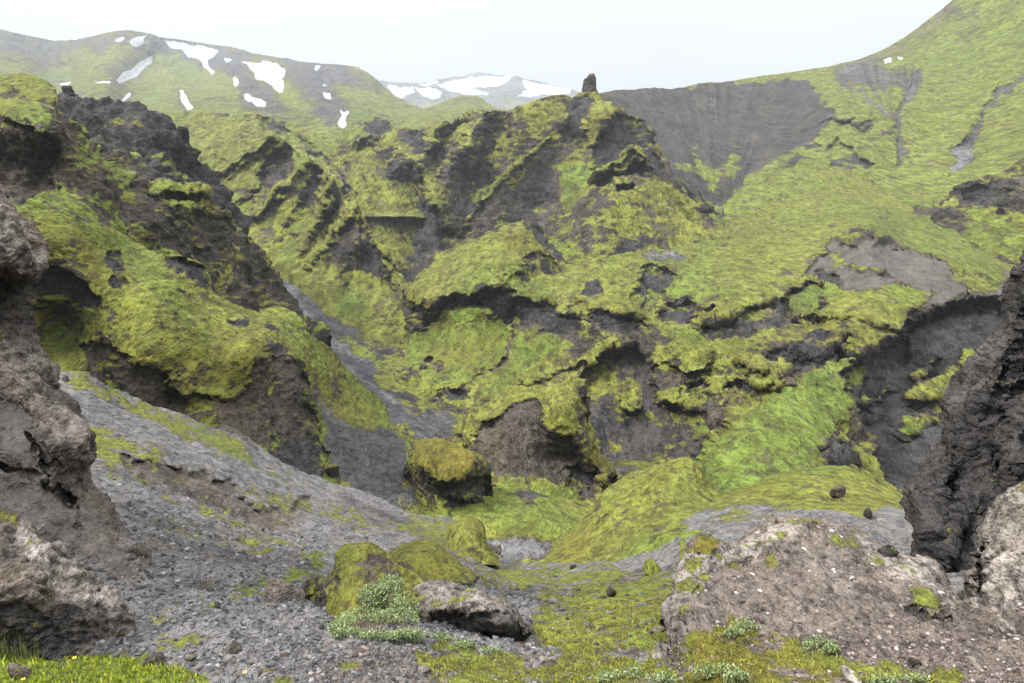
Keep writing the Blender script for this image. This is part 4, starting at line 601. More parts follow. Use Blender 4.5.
landform('mossy_rock', [(402, 480), (407, 462), (412, 444), (416, 440), (424, 438), (434, 438), (446, 440), (456, 443), (466, 447), (476, 453), (484, 459), (488, 464), (490, 472), (489, 482), (491, 494), (490, 520)],
         [(402, 530), (490, 530)],
         [(402, 480, 66), (404, 460, 64), (416, 440, 60), (450, 442, 58), (488, 464, 57), (490, 520, 57), (489, 480, 58), (412, 465, 56), (440, 465, 53), (470, 470, 53), (430, 490, 52), (460, 490, 52), (478, 500, 53.5), (440, 525, 50), (404, 525, 58)],
         rough=0.15, ridged=0.25, Lmax=2.5, block=0.1, thr=0.5, seed=61, u0=402, u1=490, step=0.6, rowstep=0.6, ledge=0.15, ledge_h=9, base={'bias': -0.1, 'dark': 0.4}, back=0.1, rnd=(8, 0.03), matpx=0.06,
         feats=[pg('moss+olive', [(411, 444), (424, 437), (448, 440), (470, 448), (486, 460), (489, 472), (480, 478), (466, 480), (452, 484), (440, 482), (430, 478), (418, 468)], w=1.8, p=-0.02, a=0.85, flat=0.3), pg('moss', [(414, 442), (446, 440), (470, 450), (440, 452), (418, 452)], w=4), pg('rock+dark', [(434, 484), (464, 482), (488, 476), (490, 512), (470, 516), (446, 508)], w=2.5, p=0.015, a=0.8), pg('rock+dark', [(446, 500), (490, 500), (490, 516), (450, 514)], w=3, p=0.02), pg('moss+green', [(402, 500), (430, 494), (452, 506), (470, 514), (470, 530), (402, 530)], w=4, a=0.6)])
tag(bpy.data.objects['mossy_rock'], 'blocky dark rock with thick olive moss cap at the foot of scree', 'rock', kind='thing')

# ---- moss mounds right of the gorge
landform('mound', [(500, 575), (530, 568), (545, 560), (550, 552), (560, 540), (575, 526), (586, 514), (594, 506), (600, 498), (606, 490), (616, 483), (625, 477), (637, 472), (650, 468), (664, 464), (676, 459), (686, 457), (692, 459), (696, 464), (702, 466), (706, 475), (711, 482), (717, 488), (722, 496), (732, 504), (760, 512)],
         [(500, 620), (760, 580)],
         [(500, 575, 31), (550, 552, 35), (600, 498, 38), (650, 468, 39), (690, 458, 38), (722, 496, 34), (760, 512, 28), (560, 575, 27), (620, 560, 26), (680, 540, 24), (640, 510, 32), (600, 540, 31), (680, 500, 31), (740, 540, 21), (700, 575, 18.5), (560, 615, 22), (640, 600, 20)],
         rough=0.11, ridged=0.2, Lmax=2.2, thr=0.3, seed=67, u0=500, u1=760, step=0.8, rowstep=0.8, base={'bias': 0.3}, back=0.3, matpx=0.035, rnd=(10, 0.03),
         feats=[pg('rock', [(697, 470), (706, 478), (720, 492), (716, 500), (704, 490), (694, 480)], w=2, a=0.8, p=0.01), pg('rock', [(600, 498), (606, 496), (598, 510), (588, 520), (586, 514)], w=1.5, a=0.7), st('scree+brown', [(590, 565), (625, 545), (665, 525)], 5, w=6, a=0.65), pg('rock', [(596, 520), (604, 512), (608, 518), (600, 528)], w=1.5, a=0.8), pg('green', [(625, 540), (660, 545), (650, 560), (620, 556)], w=5, a=0.7), pg('green', [(606, 495), (616, 492), (616, 502), (606, 504)], w=2, a=0.8), pg('olive', [(545, 558), (580, 525), (600, 540), (570, 565)], w=8, a=0.4), pg('olive', [(690, 460), (704, 472), (716, 490), (700, 490)], w=4, a=0.4), st('scree+brown', [(660, 525), (690, 512), (715, 505)], 3, w=4, a=0.5)])
tag(bpy.data.objects['mound'], 'rounded yellow moss mound at the lip of the gorge', 'mound', kind='structure')
landform('mound', [(680, 512), (700, 505), (720, 497), (740, 489), (755, 483), (770, 476), (785, 471), (800, 469), (815, 467), (832, 466), (846, 466), (856, 470), (866, 475), (878, 482), (890, 490), (902, 497), (915, 505), (930, 515)],
         [(680, 560), (930, 560)],
         [(680, 512, 30), (740, 489, 36), (785, 471, 38), (840, 466, 37), (880, 483, 33), (930, 515, 26), (800, 500, 29), (740, 515, 25), (860, 505, 27), (800, 545, 19.5), (700, 545, 19.5), (900, 545, 19)],
         rough=0.10, ridged=0.2, Lmax=2.0, thr=0.3, seed=71, u0=680, u1=930, step=0.8, rowstep=0.8, base={'bias': 0.3}, back=0.3, matpx=0.035, rnd=(8, 0.03),
         feats=[pg('scree', [(684, 510), (720, 506), (760, 503), (800, 504), (782, 512), (750, 522), (730, 532), (700, 530), (680, 525)], w=3, a=0.95), pg('scree', [(866, 510), (890, 503), (930, 512), (930, 524), (880, 520)], w=3, a=0.95), pg('green', [(780, 482), (800, 478), (810, 485), (795, 492)], w=4, a=0.6), pg('rock+pale', [(828, 467), (842, 466), (852, 472), (840, 475)], w=1.5, a=0.8), pg('moss', [(710, 520), (735, 512), (750, 512), (740, 520), (720, 525)], w=3, a=0.5)])
o = bpy.data.objects['mound.001']; tag(o, 'low yellow moss mound with a bare stone on top between grassy slope and knoll', 'mound', kind='structure')

# ---- the ground near the camera: scree fields, gravel and moss
landform('ground', [(-330, 300), (-80, 330), (0, 350), (30, 366), (45, 368), (60, 371), (75, 371), (88, 372), (97, 381), (104, 386), (120, 392), (135, 398), (150, 404), (170, 411), (190, 418), (208, 425), (222, 424), (236, 427), (248, 436), (258, 446), (272, 457), (286, 465), (300, 470), (318, 477), (335, 484), (350, 488), (362, 491), (376, 496), (390, 504), (400, 510), (410, 514), (425, 516), (440, 516), (452, 518), (462, 520), (475, 528), (482, 536), (490, 545), (498, 556), (510, 562), (530, 564), (560, 564), (600, 562), (640, 556), (670, 544), (690, 528), (710, 518), (740, 513), (780, 510), (830, 512), (870, 515), (910, 522), (1104, 545)],
         [(-80, 740), (1104, 740)],
         [(-80, 330, 30), (30, 366, 30), (88, 372, 31), (150, 404, 34), (208, 425, 37), (258, 446, 39), (318, 477, 41), (374, 493, 42), (425, 516, 40), (475, 528, 39), (498, 556, 33), (560, 564, 27), (640, 556, 25), (690, 528, 24), (780, 510, 24), (910, 522, 22), (1104, 545, 18),
          (90, 440, 21), (150, 440, 25), (130, 455, 20.5), (200, 480, 22), (270, 500, 26), (330, 515, 29), (100, 480, 15.5), (180, 505, 16.5), (250, 530, 18), (330, 540, 20.5), (400, 545, 24), (440, 545, 27),
          (140, 540, 10.5), (220, 560, 11.5), (300, 575, 11.5), (150, 600, 8.4), (230, 600, 9), (280, 610, 8.8), (60, 500, 12), (60, 600, 7.6), (0, 560, 9), (400, 600, 9.6), (440, 570, 14), (480, 580, 15), (540, 585, 17), (600, 580, 17), (660, 580, 15), (560, 610, 11.5), (640, 610, 11), (540, 640, 8.6), (640, 640, 8.3), (560, 660, 7.2), (440, 650, 7.4), (300, 640, 7.2), (200, 640, 7.0), (100, 660, 6.2), (0, 660, 6.0), (300, 683, 5.9), (500, 683, 6.0), (660, 683, 5.9), (0, 683, 5.4), (150, 683, 5.6),
          (800, 600, 10), (900, 600, 10), (760, 640, 8.8), (900, 640, 8.8), (760, 560, 14), (860, 550, 15), (960, 570, 13), (800, 683, 7.2), (1000, 683, 7.0), (1104, 600, 10), (300, 740, 4.8), (-80, 740, 4.4), (700, 740, 4.9), (1104, 740, 5.6), (-80, 500, 10)],
         rough=0.085, ridged=0.25, Lmax=1.8, noct=9, thr=0.78, seed=73, back=0.12, flutes=[([(60, 380), (210, 430), (430, 520), (480, 560), (330, 570), (230, 560), (90, 470)], (900, 760), 45.0, 0.005, 10), ([(90, 440), (330, 540), (300, 600), (120, 540)], (900, 800), 30.0, 0.005, 10)], drop=0.9, matpx=0.011, flat=0.6, rowstep=0.75,
         base={'bias': -0.7, 'scree': 0.95, 'brown': 0.12},
         feats=[pg('moss', [(64, 373), (80, 372), (97, 383), (130, 398), (170, 414), (195, 424), (222, 432), (244, 446), (262, 462), (252, 466), (225, 455), (195, 442), (160, 428), (130, 412), (100, 398), (78, 386)], w=3, a=0.8, p=-0.008), pg('rock', [(208, 424), (224, 423), (240, 428), (256, 446), (250, 448), (238, 436), (220, 432)], w=1.5, p=-0.01), pg('moss', [(36, 345), (60, 350), (75, 358), (96, 374), (88, 376), (60, 368)], w=2, p=-0.02),
                pg('moss', [(82, 424), (100, 426), (120, 436), (132, 446), (122, 452), (134, 462), (120, 466), (100, 460), (86, 456)], w=2.5, a=0.8), pg('patchy', [(120, 440), (150, 448), (170, 458), (160, 466), (130, 462)], w=4, b=-0.1), pg('moss', [(140, 470), (152, 468), (156, 480), (144, 480)], w=2.5, a=0.5), pg('moss', [(246, 484), (256, 482), (262, 492), (250, 496)], w=2.5, a=0.45), pg('moss', [(250, 460), (300, 480), (330, 492), (300, 490), (260, 474)], w=3, a=0.25),
                pg('rock+brown', [(122, 456), (150, 464), (190, 470), (215, 478), (240, 492), (252, 508), (290, 512), (300, 498), (308, 502), (300, 515), (285, 530), (262, 532), (240, 518), (205, 500), (165, 484), (130, 472)], w=3.5, p=0.035, a=0.8), st('flat', [(215, 470), (262, 486), (310, 500), (330, 508)], 6, w=5, p=-0.015), st('patchy', [(150, 520), (200, 535), (250, 548), (300, 552)], 4, w=6, b=-0.25), st('patchy', [(300, 505), (340, 520), (400, 545)], 3, w=5, b=-0.25), st('patchy', [(110, 470), (170, 500), (215, 520)], 3, w=5, b=-0.3), st('brown+scree', [(150, 545), (230, 560), (300, 562)], 5, w=6, a=0.4), st('dark+scree', [(100, 500), (170, 525), (250, 545)], 3, w=5, a=0.35), st('dark+scree', [(340, 500), (390, 520), (440, 545)], 4, w=5, a=0.5), st('patchy', [(160, 620), (220, 600), (260, 590)], 6, w=6, b=-0.35), st('patchy', [(330, 512), (360, 522), (380, 530)], 2, w=4, b=0.0), st('patchy', [(690, 512), (740, 518), (790, 515)], 4, w=5, b=-0.1), pg('scree+dark', [(205, 475), (232, 482), (246, 500), (252, 515), (236, 508), (216, 490)], w=3, a=0.6),
                pg('patchy', [(240, 490), (300, 496), (308, 504), (296, 514), (262, 512)], w=3, b=-0.2), pg('patchy', [(200, 505), (260, 530), (300, 545), (260, 545), (220, 530)], w=5, b=-0.35), pg('patchy', [(320, 500), (350, 510), (390, 530), (360, 525), (330, 515)], w=5, b=-0.1), st('moss', [(320, 512), (345, 520), (372, 530)], 1.5, w=2.5, a=0.25),
                pg('scree+brown', [(75, 500), (110, 520), (140, 560), (150, 590), (115, 585), (80, 540)], w=5, a=0.9), pg('rock+brown+dark', [(190, 583), (205, 578), (235, 586), (232, 592), (200, 592)], w=2.5, a=0.7, p=0.01), pg('patchy', [(250, 575), (270, 580), (300, 565), (330, 550), (300, 590), (262, 590)], w=4, b=-0.05), pg('moss', [(234, 585), (246, 582), (258, 592), (246, 600)], w=2.5, a=0.7), pg('patchy', [(150, 635), (210, 640), (200, 652), (155, 655)], w=5, b=-0.2),
                pg('moss', [(396, 520), (420, 517), (450, 520), (470, 530), (484, 545), (498, 560), (480, 568), (460, 560), (440, 550), (415, 538), (400, 528)], w=3, a=0.6), st('scree+brown', [(420, 535), (450, 552), (480, 575), (500, 590)], 5, w=4, a=0.9),
                pg('moss', [(470, 572), (500, 565), (560, 568), (610, 566), (640, 572), (610, 582), (560, 590), (520, 588), (490, 590), (474, 584)], w=5, a=0.65), pg('patchy+olive', [(500, 590), (560, 590), (680, 570), (690, 640), (640, 650), (540, 650), (530, 620)], w=5, b=0.25, a=0.12), pg('moss', [(598, 600), (640, 582), (680, 575), (680, 610), (620, 612), (600, 608)], w=4, a=0.7), pg('green', [(620, 615), (690, 605), (690, 640), (630, 640)], w=8, a=0.55), pg('green', [(530, 570), (590, 572), (580, 590), (540, 588)], w=6, a=0.3), pg('green', [(625, 640), (645, 636), (650, 648), (632, 650)], w=3, a=0.9), pg('patchy', [(540, 600), (600, 596), (595, 616), (545, 620)], w=5, b=0.05),
                pg('scree', [(505, 590), (540, 588), (548, 605), (530, 625), (510, 615)], w=5, a=0.85), pg('scree+brown', [(616, 575), (650, 568), (660, 576), (625, 586)], w=3, a=0.6),
                pg('moss+green', [(-80, 654), (0, 653), (60, 657), (140, 660), (160, 668), (200, 676), (220, 690), (220, 740), (-80, 740)], w=3, a=1.0, flat=0.6), pg('green', [(-80, 650), (220, 660), (220, 740), (-80, 740)], w=6, a=0.8),
                pg('moss+green', [(412, 632), (430, 640), (470, 648), (500, 652), (520, 658), (480, 660), (440, 656), (416, 648)], w=3, a=0.7), pg('patchy', [(415, 655), (500, 655), (560, 650), (680, 650), (700, 690), (700, 740), (400, 740), (430, 680)], w=6, b=0.25), pg('olive', [(480, 660), (700, 655), (700, 740), (480, 740)], w=8, a=0.4), pg('scree+pale+brown', [(510, 655), (560, 650), (570, 660), (530, 668)], w=3, a=0.8), pg('scree+pale+brown', [(640, 650), (690, 648), (690, 660), (650, 664)], w=3, a=0.7),
                pg('scree+brown', [(330, 665), (400, 655), (470, 660), (460, 675), (400, 740), (260, 740)], w=6, a=0.7), pg('moss', [(336, 668), (350, 664), (362, 668), (350, 673)], w=2.5, a=0.7), pg('moss+green', [(262, 672), (290, 668), (300, 680), (275, 686)], w=3, a=0.6)])
tag(bpy.data.objects['ground'], 'stony ground of grey scree, brown gravel and moss in the hollow', kind='structure')

# ---- knoll on the right
landform('knoll', [(664, 612), (667, 604), (671, 598), (673, 585), (676, 572), (679, 562), (683, 552), (688, 545), (694, 538), (702, 534), (710, 537), (716, 543), (726, 541), (736, 537), (746, 532), (756, 527), (766, 520), (776, 516), (786, 514), (796, 514), (806, 516), (816, 520), (830, 522), (842, 524), (856, 530), (866, 537), (876, 543), (888, 548), (902, 555), (916, 559), (928, 562), (936, 568), (940, 576), (944, 584), (950, 592), (960, 598), (972, 604), (985, 608), (1000, 612), (1020, 610), (1104, 600)],
         [(664, 618), (668, 640), (674, 665), (684, 740), (1104, 740)],
         [(664, 610, 8.4), (690, 545, 10.6), (746, 532, 11.4), (786, 514, 11.8), (856, 530, 11.0), (930, 563, 9.7), (985, 608, 8.4), (1104, 600, 8.2), (690, 600, 8.5), (720, 580, 9.4), (780, 560, 10), (850, 580, 9.2), (920, 600, 8.5), (690, 640, 7.0), (740, 640, 7.2), (800, 630, 7.4), (900, 640, 6.9), (1000, 640, 6.6), (684, 672, 6.5), (684, 700, 6.0), (686, 738, 5.2), (730, 690, 5.7), (780, 683, 5.7), (900, 683, 5.6), (1024, 683, 5.3), (740, 740, 4.7), (1104, 740, 4.3), (1104, 660, 5.8), (670, 630, 7.6)],
         rough=0.13, block=0.10, ridged=0.3, Lmax=0.8, noct=8, thr=0.72, seed=79, u0=664, back=0.08, drop=1.0, matpx=0.0085, flat=0.5, rnd=(10, 0.03), step=0.75, rowstep=0.75,
         base={'bias': -0.8, 'scree': 0.9, 'brown': 0.85},
         feats=[pg('rock+pale+brown', [(664, 612), (680, 560), (696, 545), (715, 548), (740, 540), (770, 525), (790, 520), (820, 528), (805, 540), (780, 545), (760, 555), (735, 562), (705, 568), (690, 590), (684, 620), (678, 640), (664, 640)], w=4, a=1.0, p=-0.01, pw=2), pg('pale', [(800, 545), (830, 548), (852, 560), (855, 595), (835, 600), (815, 585), (802, 570)], w=6, a=0.3), pg('rock+pale', [(840, 540), (860, 535), (890, 548), (920, 560), (934, 568), (938, 585), (920, 588), (900, 582), (875, 565), (850, 552)], w=3, a=0.95, p=-0.008, flat=0.4), pg('rock+pale', [(940, 585), (955, 580), (975, 590), (980, 606), (960, 606), (946, 598)], w=3, a=0.8), pg('rock+dark', [(664, 612), (676, 600), (684, 605), (682, 640), (690, 660), (680, 668), (670, 650)], w=2, a=0.6),
                pg('moss+olive', [(686, 545), (695, 535), (708, 534), (718, 544), (716, 554), (700, 556), (688, 554)], w=1.8, p=-0.015, a=0.9), pg('moss', [(678, 578), (694, 574), (706, 580), (704, 592), (688, 596), (678, 590)], w=2.5, a=0.8, p=-0.01), pg('moss', [(824, 540), (840, 538), (842, 546), (828, 548)], w=2.5, a=0.55), pg('moss', [(806, 518), (824, 521), (828, 530), (812, 530)], w=3, a=0.4), pg('moss+olive', [(764, 555), (774, 556), (776, 568), (766, 566)], w=2, a=0.5),
                pg('moss', [(912, 592), (926, 591), (940, 602), (952, 616), (946, 620), (930, 612), (916, 606)], w=2, p=-0.012, a=0.9), pg('rock+brown+dark', [(904, 608), (918, 606), (934, 616), (954, 622), (950, 630), (930, 628), (908, 618)], w=2, p=0.01),
                pg('moss+olive', [(690, 640), (704, 630), (730, 622), (745, 630), (765, 640), (790, 645), (810, 660), (840, 672), (860, 690), (860, 740), (680, 740), (686, 690)], w=5, a=0.75), pg('moss+green', [(690, 660), (720, 650), (735, 690), (730, 740), (680, 740)], w=6, a=0.7), pg('patchy', [(770, 640), (830, 655), (900, 670), (960, 675), (960, 740), (760, 740)], w=6, b=0.15), pg('scree+brown', [(760, 650), (800, 655), (830, 680), (800, 690), (770, 670)], w=5, a=0.7), pg('rock+olive', [(800, 658), (830, 660), (820, 670)], w=3, a=0.5)])
tag(bpy.data.objects['knoll'], 'stony brown knoll strewn with pale gravel and lichen, moss at its front', kind='structure')

# ================================================================== single rocks and cliffs close by
landform('rock_cliff', [(-160, 1085), (-60, 1066), (20, 1052), (90, 1056), (200, 1044), (236, 1034), (250, 1029), (262, 1023), (276, 1017), (290, 1013), (306, 1010), (320, 1008), (335, 1004), (346, 996), (352, 990), (362, 984), (372, 978), (382, 966), (390, 961), (400, 953), (408, 947), (414, 945), (420, 944), (430, 945), (438, 947), (446, 951), (452, 955), (456, 951), (462, 942), (470, 930), (480, 921), (490, 915), (498, 911), (510, 910), (525, 909), (545, 907), (556, 910), (566, 916), (580, 925)],
         [(-160, 1420), (580, 1420)],
         [(1085, -160, 18), (1400, -100, 12), (1400, 300, 9.5), (1400, 560, 8.5), (1040, 100, 17.5), (1030, 236, 17), (1005, 300, 16.4), (985, 360, 16), (948, 410, 15.8), (955, 450, 15.2), (912, 500, 15), (910, 560, 14), (925, 580, 13.4), (1040, 300, 15), (1010, 380, 14.6), (1000, 440, 14.2), (960, 500, 13.9), (940, 550, 13.4), (1000, 520, 13.2), (1020, 480, 13.4), (960, 575, 12.6), (1100, 200, 14.5), (1100, 400, 12.4), (1100, 560, 10.6), (1030, 570, 11.8), (985, 420, 14.9), (930, 520, 13.9), (945, 515, 14.2)],
         axis='row', u0=-160, u1=580, rough=0.12, ridged=0.3, Lmax=1.6, block=0.18, noct=8, thr=0.9, seed=83, back=0.14, drop=0.0, matpx=0.018, rnd=(14, 0.04), step=0.8, rowstep=0.8, base={'bias': -0.8, 'dark': 0.9},
         feats=[st('pale+rock', [(1032, 236), (1010, 280), (1004, 325), (985, 362), (962, 392), (947, 415)], 7, w=7, a=0.5), st('pale+rock', [(955, 455), (930, 472), (913, 500)], 4, w=4, a=0.4), pg('olive+moss', [(985, 380), (1005, 370), (1010, 395), (990, 405)], w=5, a=0.35), st('dark', [(950, 448), (958, 470), (950, 500), (940, 540)], 5, w=4, p=0.04), pg('rock', [(925, 490), (945, 480), (960, 520), (950, 570), (930, 560), (918, 530)], w=5, p=-0.03), pg('brown', [(1015, 352), (1024, 350), (1040, 380), (1018, 372)], w=4, a=0.5), st('dark', [(975, 430), (1000, 460), (1010, 520)], 4, w=4, p=0.03), st('flat', [(1040, 250), (1012, 330), (985, 392), (968, 440)], 9, w=8, p=-0.035), st('flat', [(1050, 380), (1020, 430), (1000, 500), (985, 560)], 8, w=8, p=-0.03), st('flat', [(1060, 300), (1025, 380), (1005, 420)], 7, w=7, p=0.03)])
tag(bpy.data.objects['rock_cliff'], 'tall blackish rock wall with pale lichen on its jagged edge', 'cliff', kind='thing')
landform('rock_slab', [(955, 602), (958, 592), (964, 582), (970, 574), (974, 562), (976, 550), (980, 540), (986, 530), (992, 522), (998, 512), (1004, 502), (1010, 494), (1016, 487), (1022, 481), (1034, 474), (1050, 462), (1104, 420), (1250, 330), (1350, 300)],
         [(955, 615), (1104, 660), (1350, 680)],
         [(955, 602, 9.4), (974, 562, 9.9), (998, 512, 10.4), (1022, 481, 10.6), (1104, 420, 10.2), (1000, 560, 9.2), (1024, 540, 9.2), (1000, 600, 8.3), (1050, 600, 7.8), (1104, 640, 6.8), (970, 600, 9.0), (1100, 540, 8.2)],
         u0=955, rough=0.13, ridged=0.4, Lmax=0.9, block=0.15, noct=8, thr=0.85, seed=89, back=0.12, drop=0.4, matpx=0.012, rnd=(10, 0.03), step=0.6, rowstep=0.6, base={'bias': -0.8, 'pale': 0.6},
         feats=[pg('pale', [(985, 555), (1024, 545), (1104, 540), (1104, 620), (1000, 600), (985, 580)], w=6, a=1.0), pg('moss+olive', [(1016, 486), (1030, 482), (1040, 495), (1020, 494)], w=2, a=0.8), pg('brown', [(985, 545), (1010, 540), (1024, 548), (1000, 552)], w=3, a=0.8), st('rock+dark', [(984, 545), (980, 565), (978, 585), (982, 600)], 3, w=2, p=0.03)])
tag(bpy.data.objects['rock_slab'], 'pale lichen-crusted rock slab leaning against the black rock wall', 'rock', kind='thing')
landform('cliff', [(-160, -120), (-60, -90), (20, -60), (90, -34), (130, -22), (160, -14), (184, -4), (192, 1), (198, 3), (205, 10), (212, 16), (220, 22), (228, 29), (236, 34), (244, 38), (252, 41), (260, 43), (266, 43), (272, 41), (276, 36), (280, 30), (286, 26), (292, 26), (300, 28), (310, 30), (320, 31), (332, 31), (342, 33), (352, 38), (362, 44), (374, 50), (384, 55), (394, 58), (404, 64), (414, 70), (424, 75), (432, 80), (440, 83), (450, 87), (460, 89), (468, 88), (478, 84), (486, 84), (494, 90), (502, 96), (510, 102), (520, 108), (530, 112), (540, 117), (552, 122), (565, 130), (578, 139), (590, 148), (605, 150)],
         [(-160, -420), (605, -420)],
         [(0, 190, 12.4), (40, 255, 11.8), (30, 320, 12.3), (60, 400, 11.6), (88, 460, 11.0), (86, 484, 11.0), (115, 540, 9.8), (148, 590, 8.6), (0, 240, 10.8), (0, 330, 11.6), (20, 400, 10.4), (60, 450, 10.0), (0, 480, 9.4), (60, 520, 9.4), (70, 560, 9.0), (0, 560, 8.8), (80, 600, 8.2), (-400, -100, 8), (-400, 300, 6.5), (-400, 600, 5.5), (-60, -60, 13), (-110, 200, 9.5), (-110, 400, 8.6), (-110, 600, 7.6), (30, 200, 12)],
         axis='row', u0=-160, u1=605, rough=0.08, ridged=0.4, Lmax=1.0, block=0.2, noct=8, H=0.8, thr=1.0, seed=97, back=0.15, drop=0.0, matpx=0.011, rnd=(14, 0.05), step=0.75, rowstep=0.75, base={'bias': -0.9, 'brown': 1.0, 'pale': 0.15},
         feats=[pg('pale', [(-110, 150), (0, 190), (45, 255), (42, 272), (0, 276), (-110, 270)], w=4, a=0.8), pg('rock', [(-110, 150), (0, 190), (45, 255), (42, 272), (0, 276), (-110, 270)], w=4, p=-0.02),
                pg('rock+dark', [(-110, 274), (0, 277), (38, 276), (30, 300), (32, 330), (10, 325), (-110, 320)], w=2.5, p=0.06), pg('dark+rock', [(0, 300), (25, 295), (33, 340), (20, 350), (0, 335)], w=4, a=0.8), pg('moss', [(-110, 330), (0, 325), (12, 335), (15, 350), (-110, 352)], w=4, a=0.55), pg('pale', [(0, 345), (36, 345), (60, 395), (86, 450), (70, 460), (40, 420), (0, 385)], w=6, a=0.65),
                pg('tuff+bare', [(-110, 395), (0, 396), (24, 408), (45, 440), (60, 465), (80, 470), (80, 495), (76, 530), (72, 560), (40, 545), (0, 520), (-110, 515)], w=3, a=0.9, flat=0.45, p=0.012), st('rock+dark', [(0, 466), (20, 470), (38, 478), (46, 492), (60, 488), (72, 500)], 1.6, w=1.2, p=0.02, flat=0), st('rock+dark', [(30, 433), (42, 455), (48, 475), (44, 488)], 1.6, w=1.2, p=0.02, flat=0), st('rock+dark', [(48, 466), (60, 452), (66, 444)], 1.2, w=1.2, p=0.015, flat=0), pg('rock+dark', [(62, 490), (74, 495), (72, 503), (64, 498)], w=1.3, p=0.03),
                pg('tuff+bare', [(74, 545), (80, 520), (78, 500), (94, 500), (116, 540), (140, 580), (150, 605), (70, 605)], w=4, a=0.6, flat=0.5), pg('brown+dark', [(100, 545), (118, 545), (150, 590), (130, 590)], w=5, a=0.5), st('pale+rock', [(60, 395), (78, 430), (88, 462)], 4, w=4, a=0.3), st('rock+dark', [(55, 385), (72, 418), (86, 455), (84, 480)], 2.2, w=2, p=-0.006)])
tag(bpy.data.objects['cliff'], 'cracked tan rock face with a pale overhanging nose above the scree', 'cliff', kind='thing')

landform('boulder', [(-80, 500), (-20, 515), (0, 520), (8, 521), (16, 525), (25, 529), (36, 538), (46, 545), (58, 552), (68, 561), (78, 570), (88, 582), (96, 590), (104, 600), (112, 611), (120, 620), (130, 630), (137, 640), (142, 650), (145, 662)],
         [(-80, 675), (100, 672), (145, 668)],
         [(-80, 500, 7.6), (8, 521, 7.5), (58, 552, 7.4), (96, 590, 7.2), (130, 630, 7.0), (145, 662, 6.7), (20, 560, 6.6), (-40, 560, 6.5), (60, 590, 6.5), (30, 590, 6.05), (-40, 600, 5.9), (90, 615, 6.35), (30, 615, 6.0), (100, 640, 6.5), (50, 640, 6.15), (0, 640, 6.0), (-60, 660, 5.9), (60, 668, 6.1), (0, 668, 6.0), (110, 660, 6.4)],
         u1=145, rough=0.11, ridged=0.35, Lmax=0.7, block=0.24, H=0.78, noct=8, thr=0.9, seed=101, back=0.16, drop=0.45, matpx=0.0085, rnd=(9, 0.03), step=0.6, rowstep=0.6, base={'bias': -0.9, 'brown': 0.7, 'pale': 0.15},
         feats=[pg('pale', [(20, 527), (46, 545), (70, 562), (105, 602), (130, 632), (110, 622), (85, 600), (55, 582), (30, 572), (20, 550)], w=4, a=1.0), pg('brown', [(-80, 560), (20, 565), (60, 585), (70, 600), (20, 600), (-80, 595)], w=5, a=0.8), pg('dark+rock', [(-80, 600), (20, 598), (60, 605), (90, 600), (112, 610), (108, 640), (80, 650), (130, 668), (-80, 675)], w=6, a=0.9), pg('dark', [(62, 612), (100, 605), (110, 622), (98, 638), (70, 635)], w=4, a=0.8, p=0.012), pg('dark', [(8, 522), (22, 530), (20, 550), (10, 565), (0, 560), (0, 530)], w=4, a=0.6), st('pale', [(110, 615), (130, 640), (142, 660)], 6, w=5, a=0.5), st('moss+olive', [(0, 520), (14, 525)], 2, w=2, a=0.6)])  # gritty top is pale stone; the dark front is shade put into the colour
tag(bpy.data.objects['boulder'], 'large boulder with front painted dark as shade and pale pinkish gritty top beside bright green grass', 'boulder', kind='thing')

landform('rock_block', [(398, 592), (404, 586), (412, 583), (422, 582), (434, 583), (448, 585), (460, 588), (472, 591), (484, 595), (494, 599), (502, 601), (508, 607), (514, 611), (518, 618), (523, 624), (528, 631), (531, 640), (529, 648), (527, 654)],
         [(398, 630), (430, 640), (470, 650), (527, 660)],
         [(398, 592, 9.2), (434, 583, 9.6), (472, 591, 9.4), (508, 607, 9.0), (531, 640, 8.3), (527, 654, 8.2), (430, 600, 8.5), (460, 602, 8.4), (490, 607, 8.3), (440, 614, 8.0), (480, 616, 7.9), (508, 616, 8.05), (450, 635, 8.15), (490, 640, 8.15), (515, 645, 8.2), (430, 630, 8.1)],
         u0=398, u1=527, rough=0.12, ridged=0.35, Lmax=0.5, block=0.1, noct=7, thr=0.85, seed=103, back=0.08, drop=0.6, matpx=0.010, rnd=(6, 0.03), step=0.5, rowstep=0.5, base={'bias': -0.7, 'pale': 0.3},
         feats=[pg('pale', [(410, 588), (440, 584), (500, 602), (512, 613), (480, 612), (440, 610), (430, 600)], w=3, a=0.75, p=-0.01), pg('rock+dark+bare', [(428, 614), (445, 613), (470, 614), (495, 613), (512, 612), (520, 622), (531, 640), (527, 660), (480, 655), (430, 635)], w=2, p=0.03, a=0.75, flat=0.4), st('moss', [(455, 597), (475, 600)], 3, w=3, a=0.6), pg('moss', [(398, 592), (412, 590), (440, 602), (440, 610), (410, 606)], w=3, a=0.5)])  # crusted top paler, front darker: light from above is put into the colour
tag(bpy.data.objects['rock_block'], 'angular grey block with flat crusted top and front painted dark as shade beside the willow', 'rock', kind='thing')
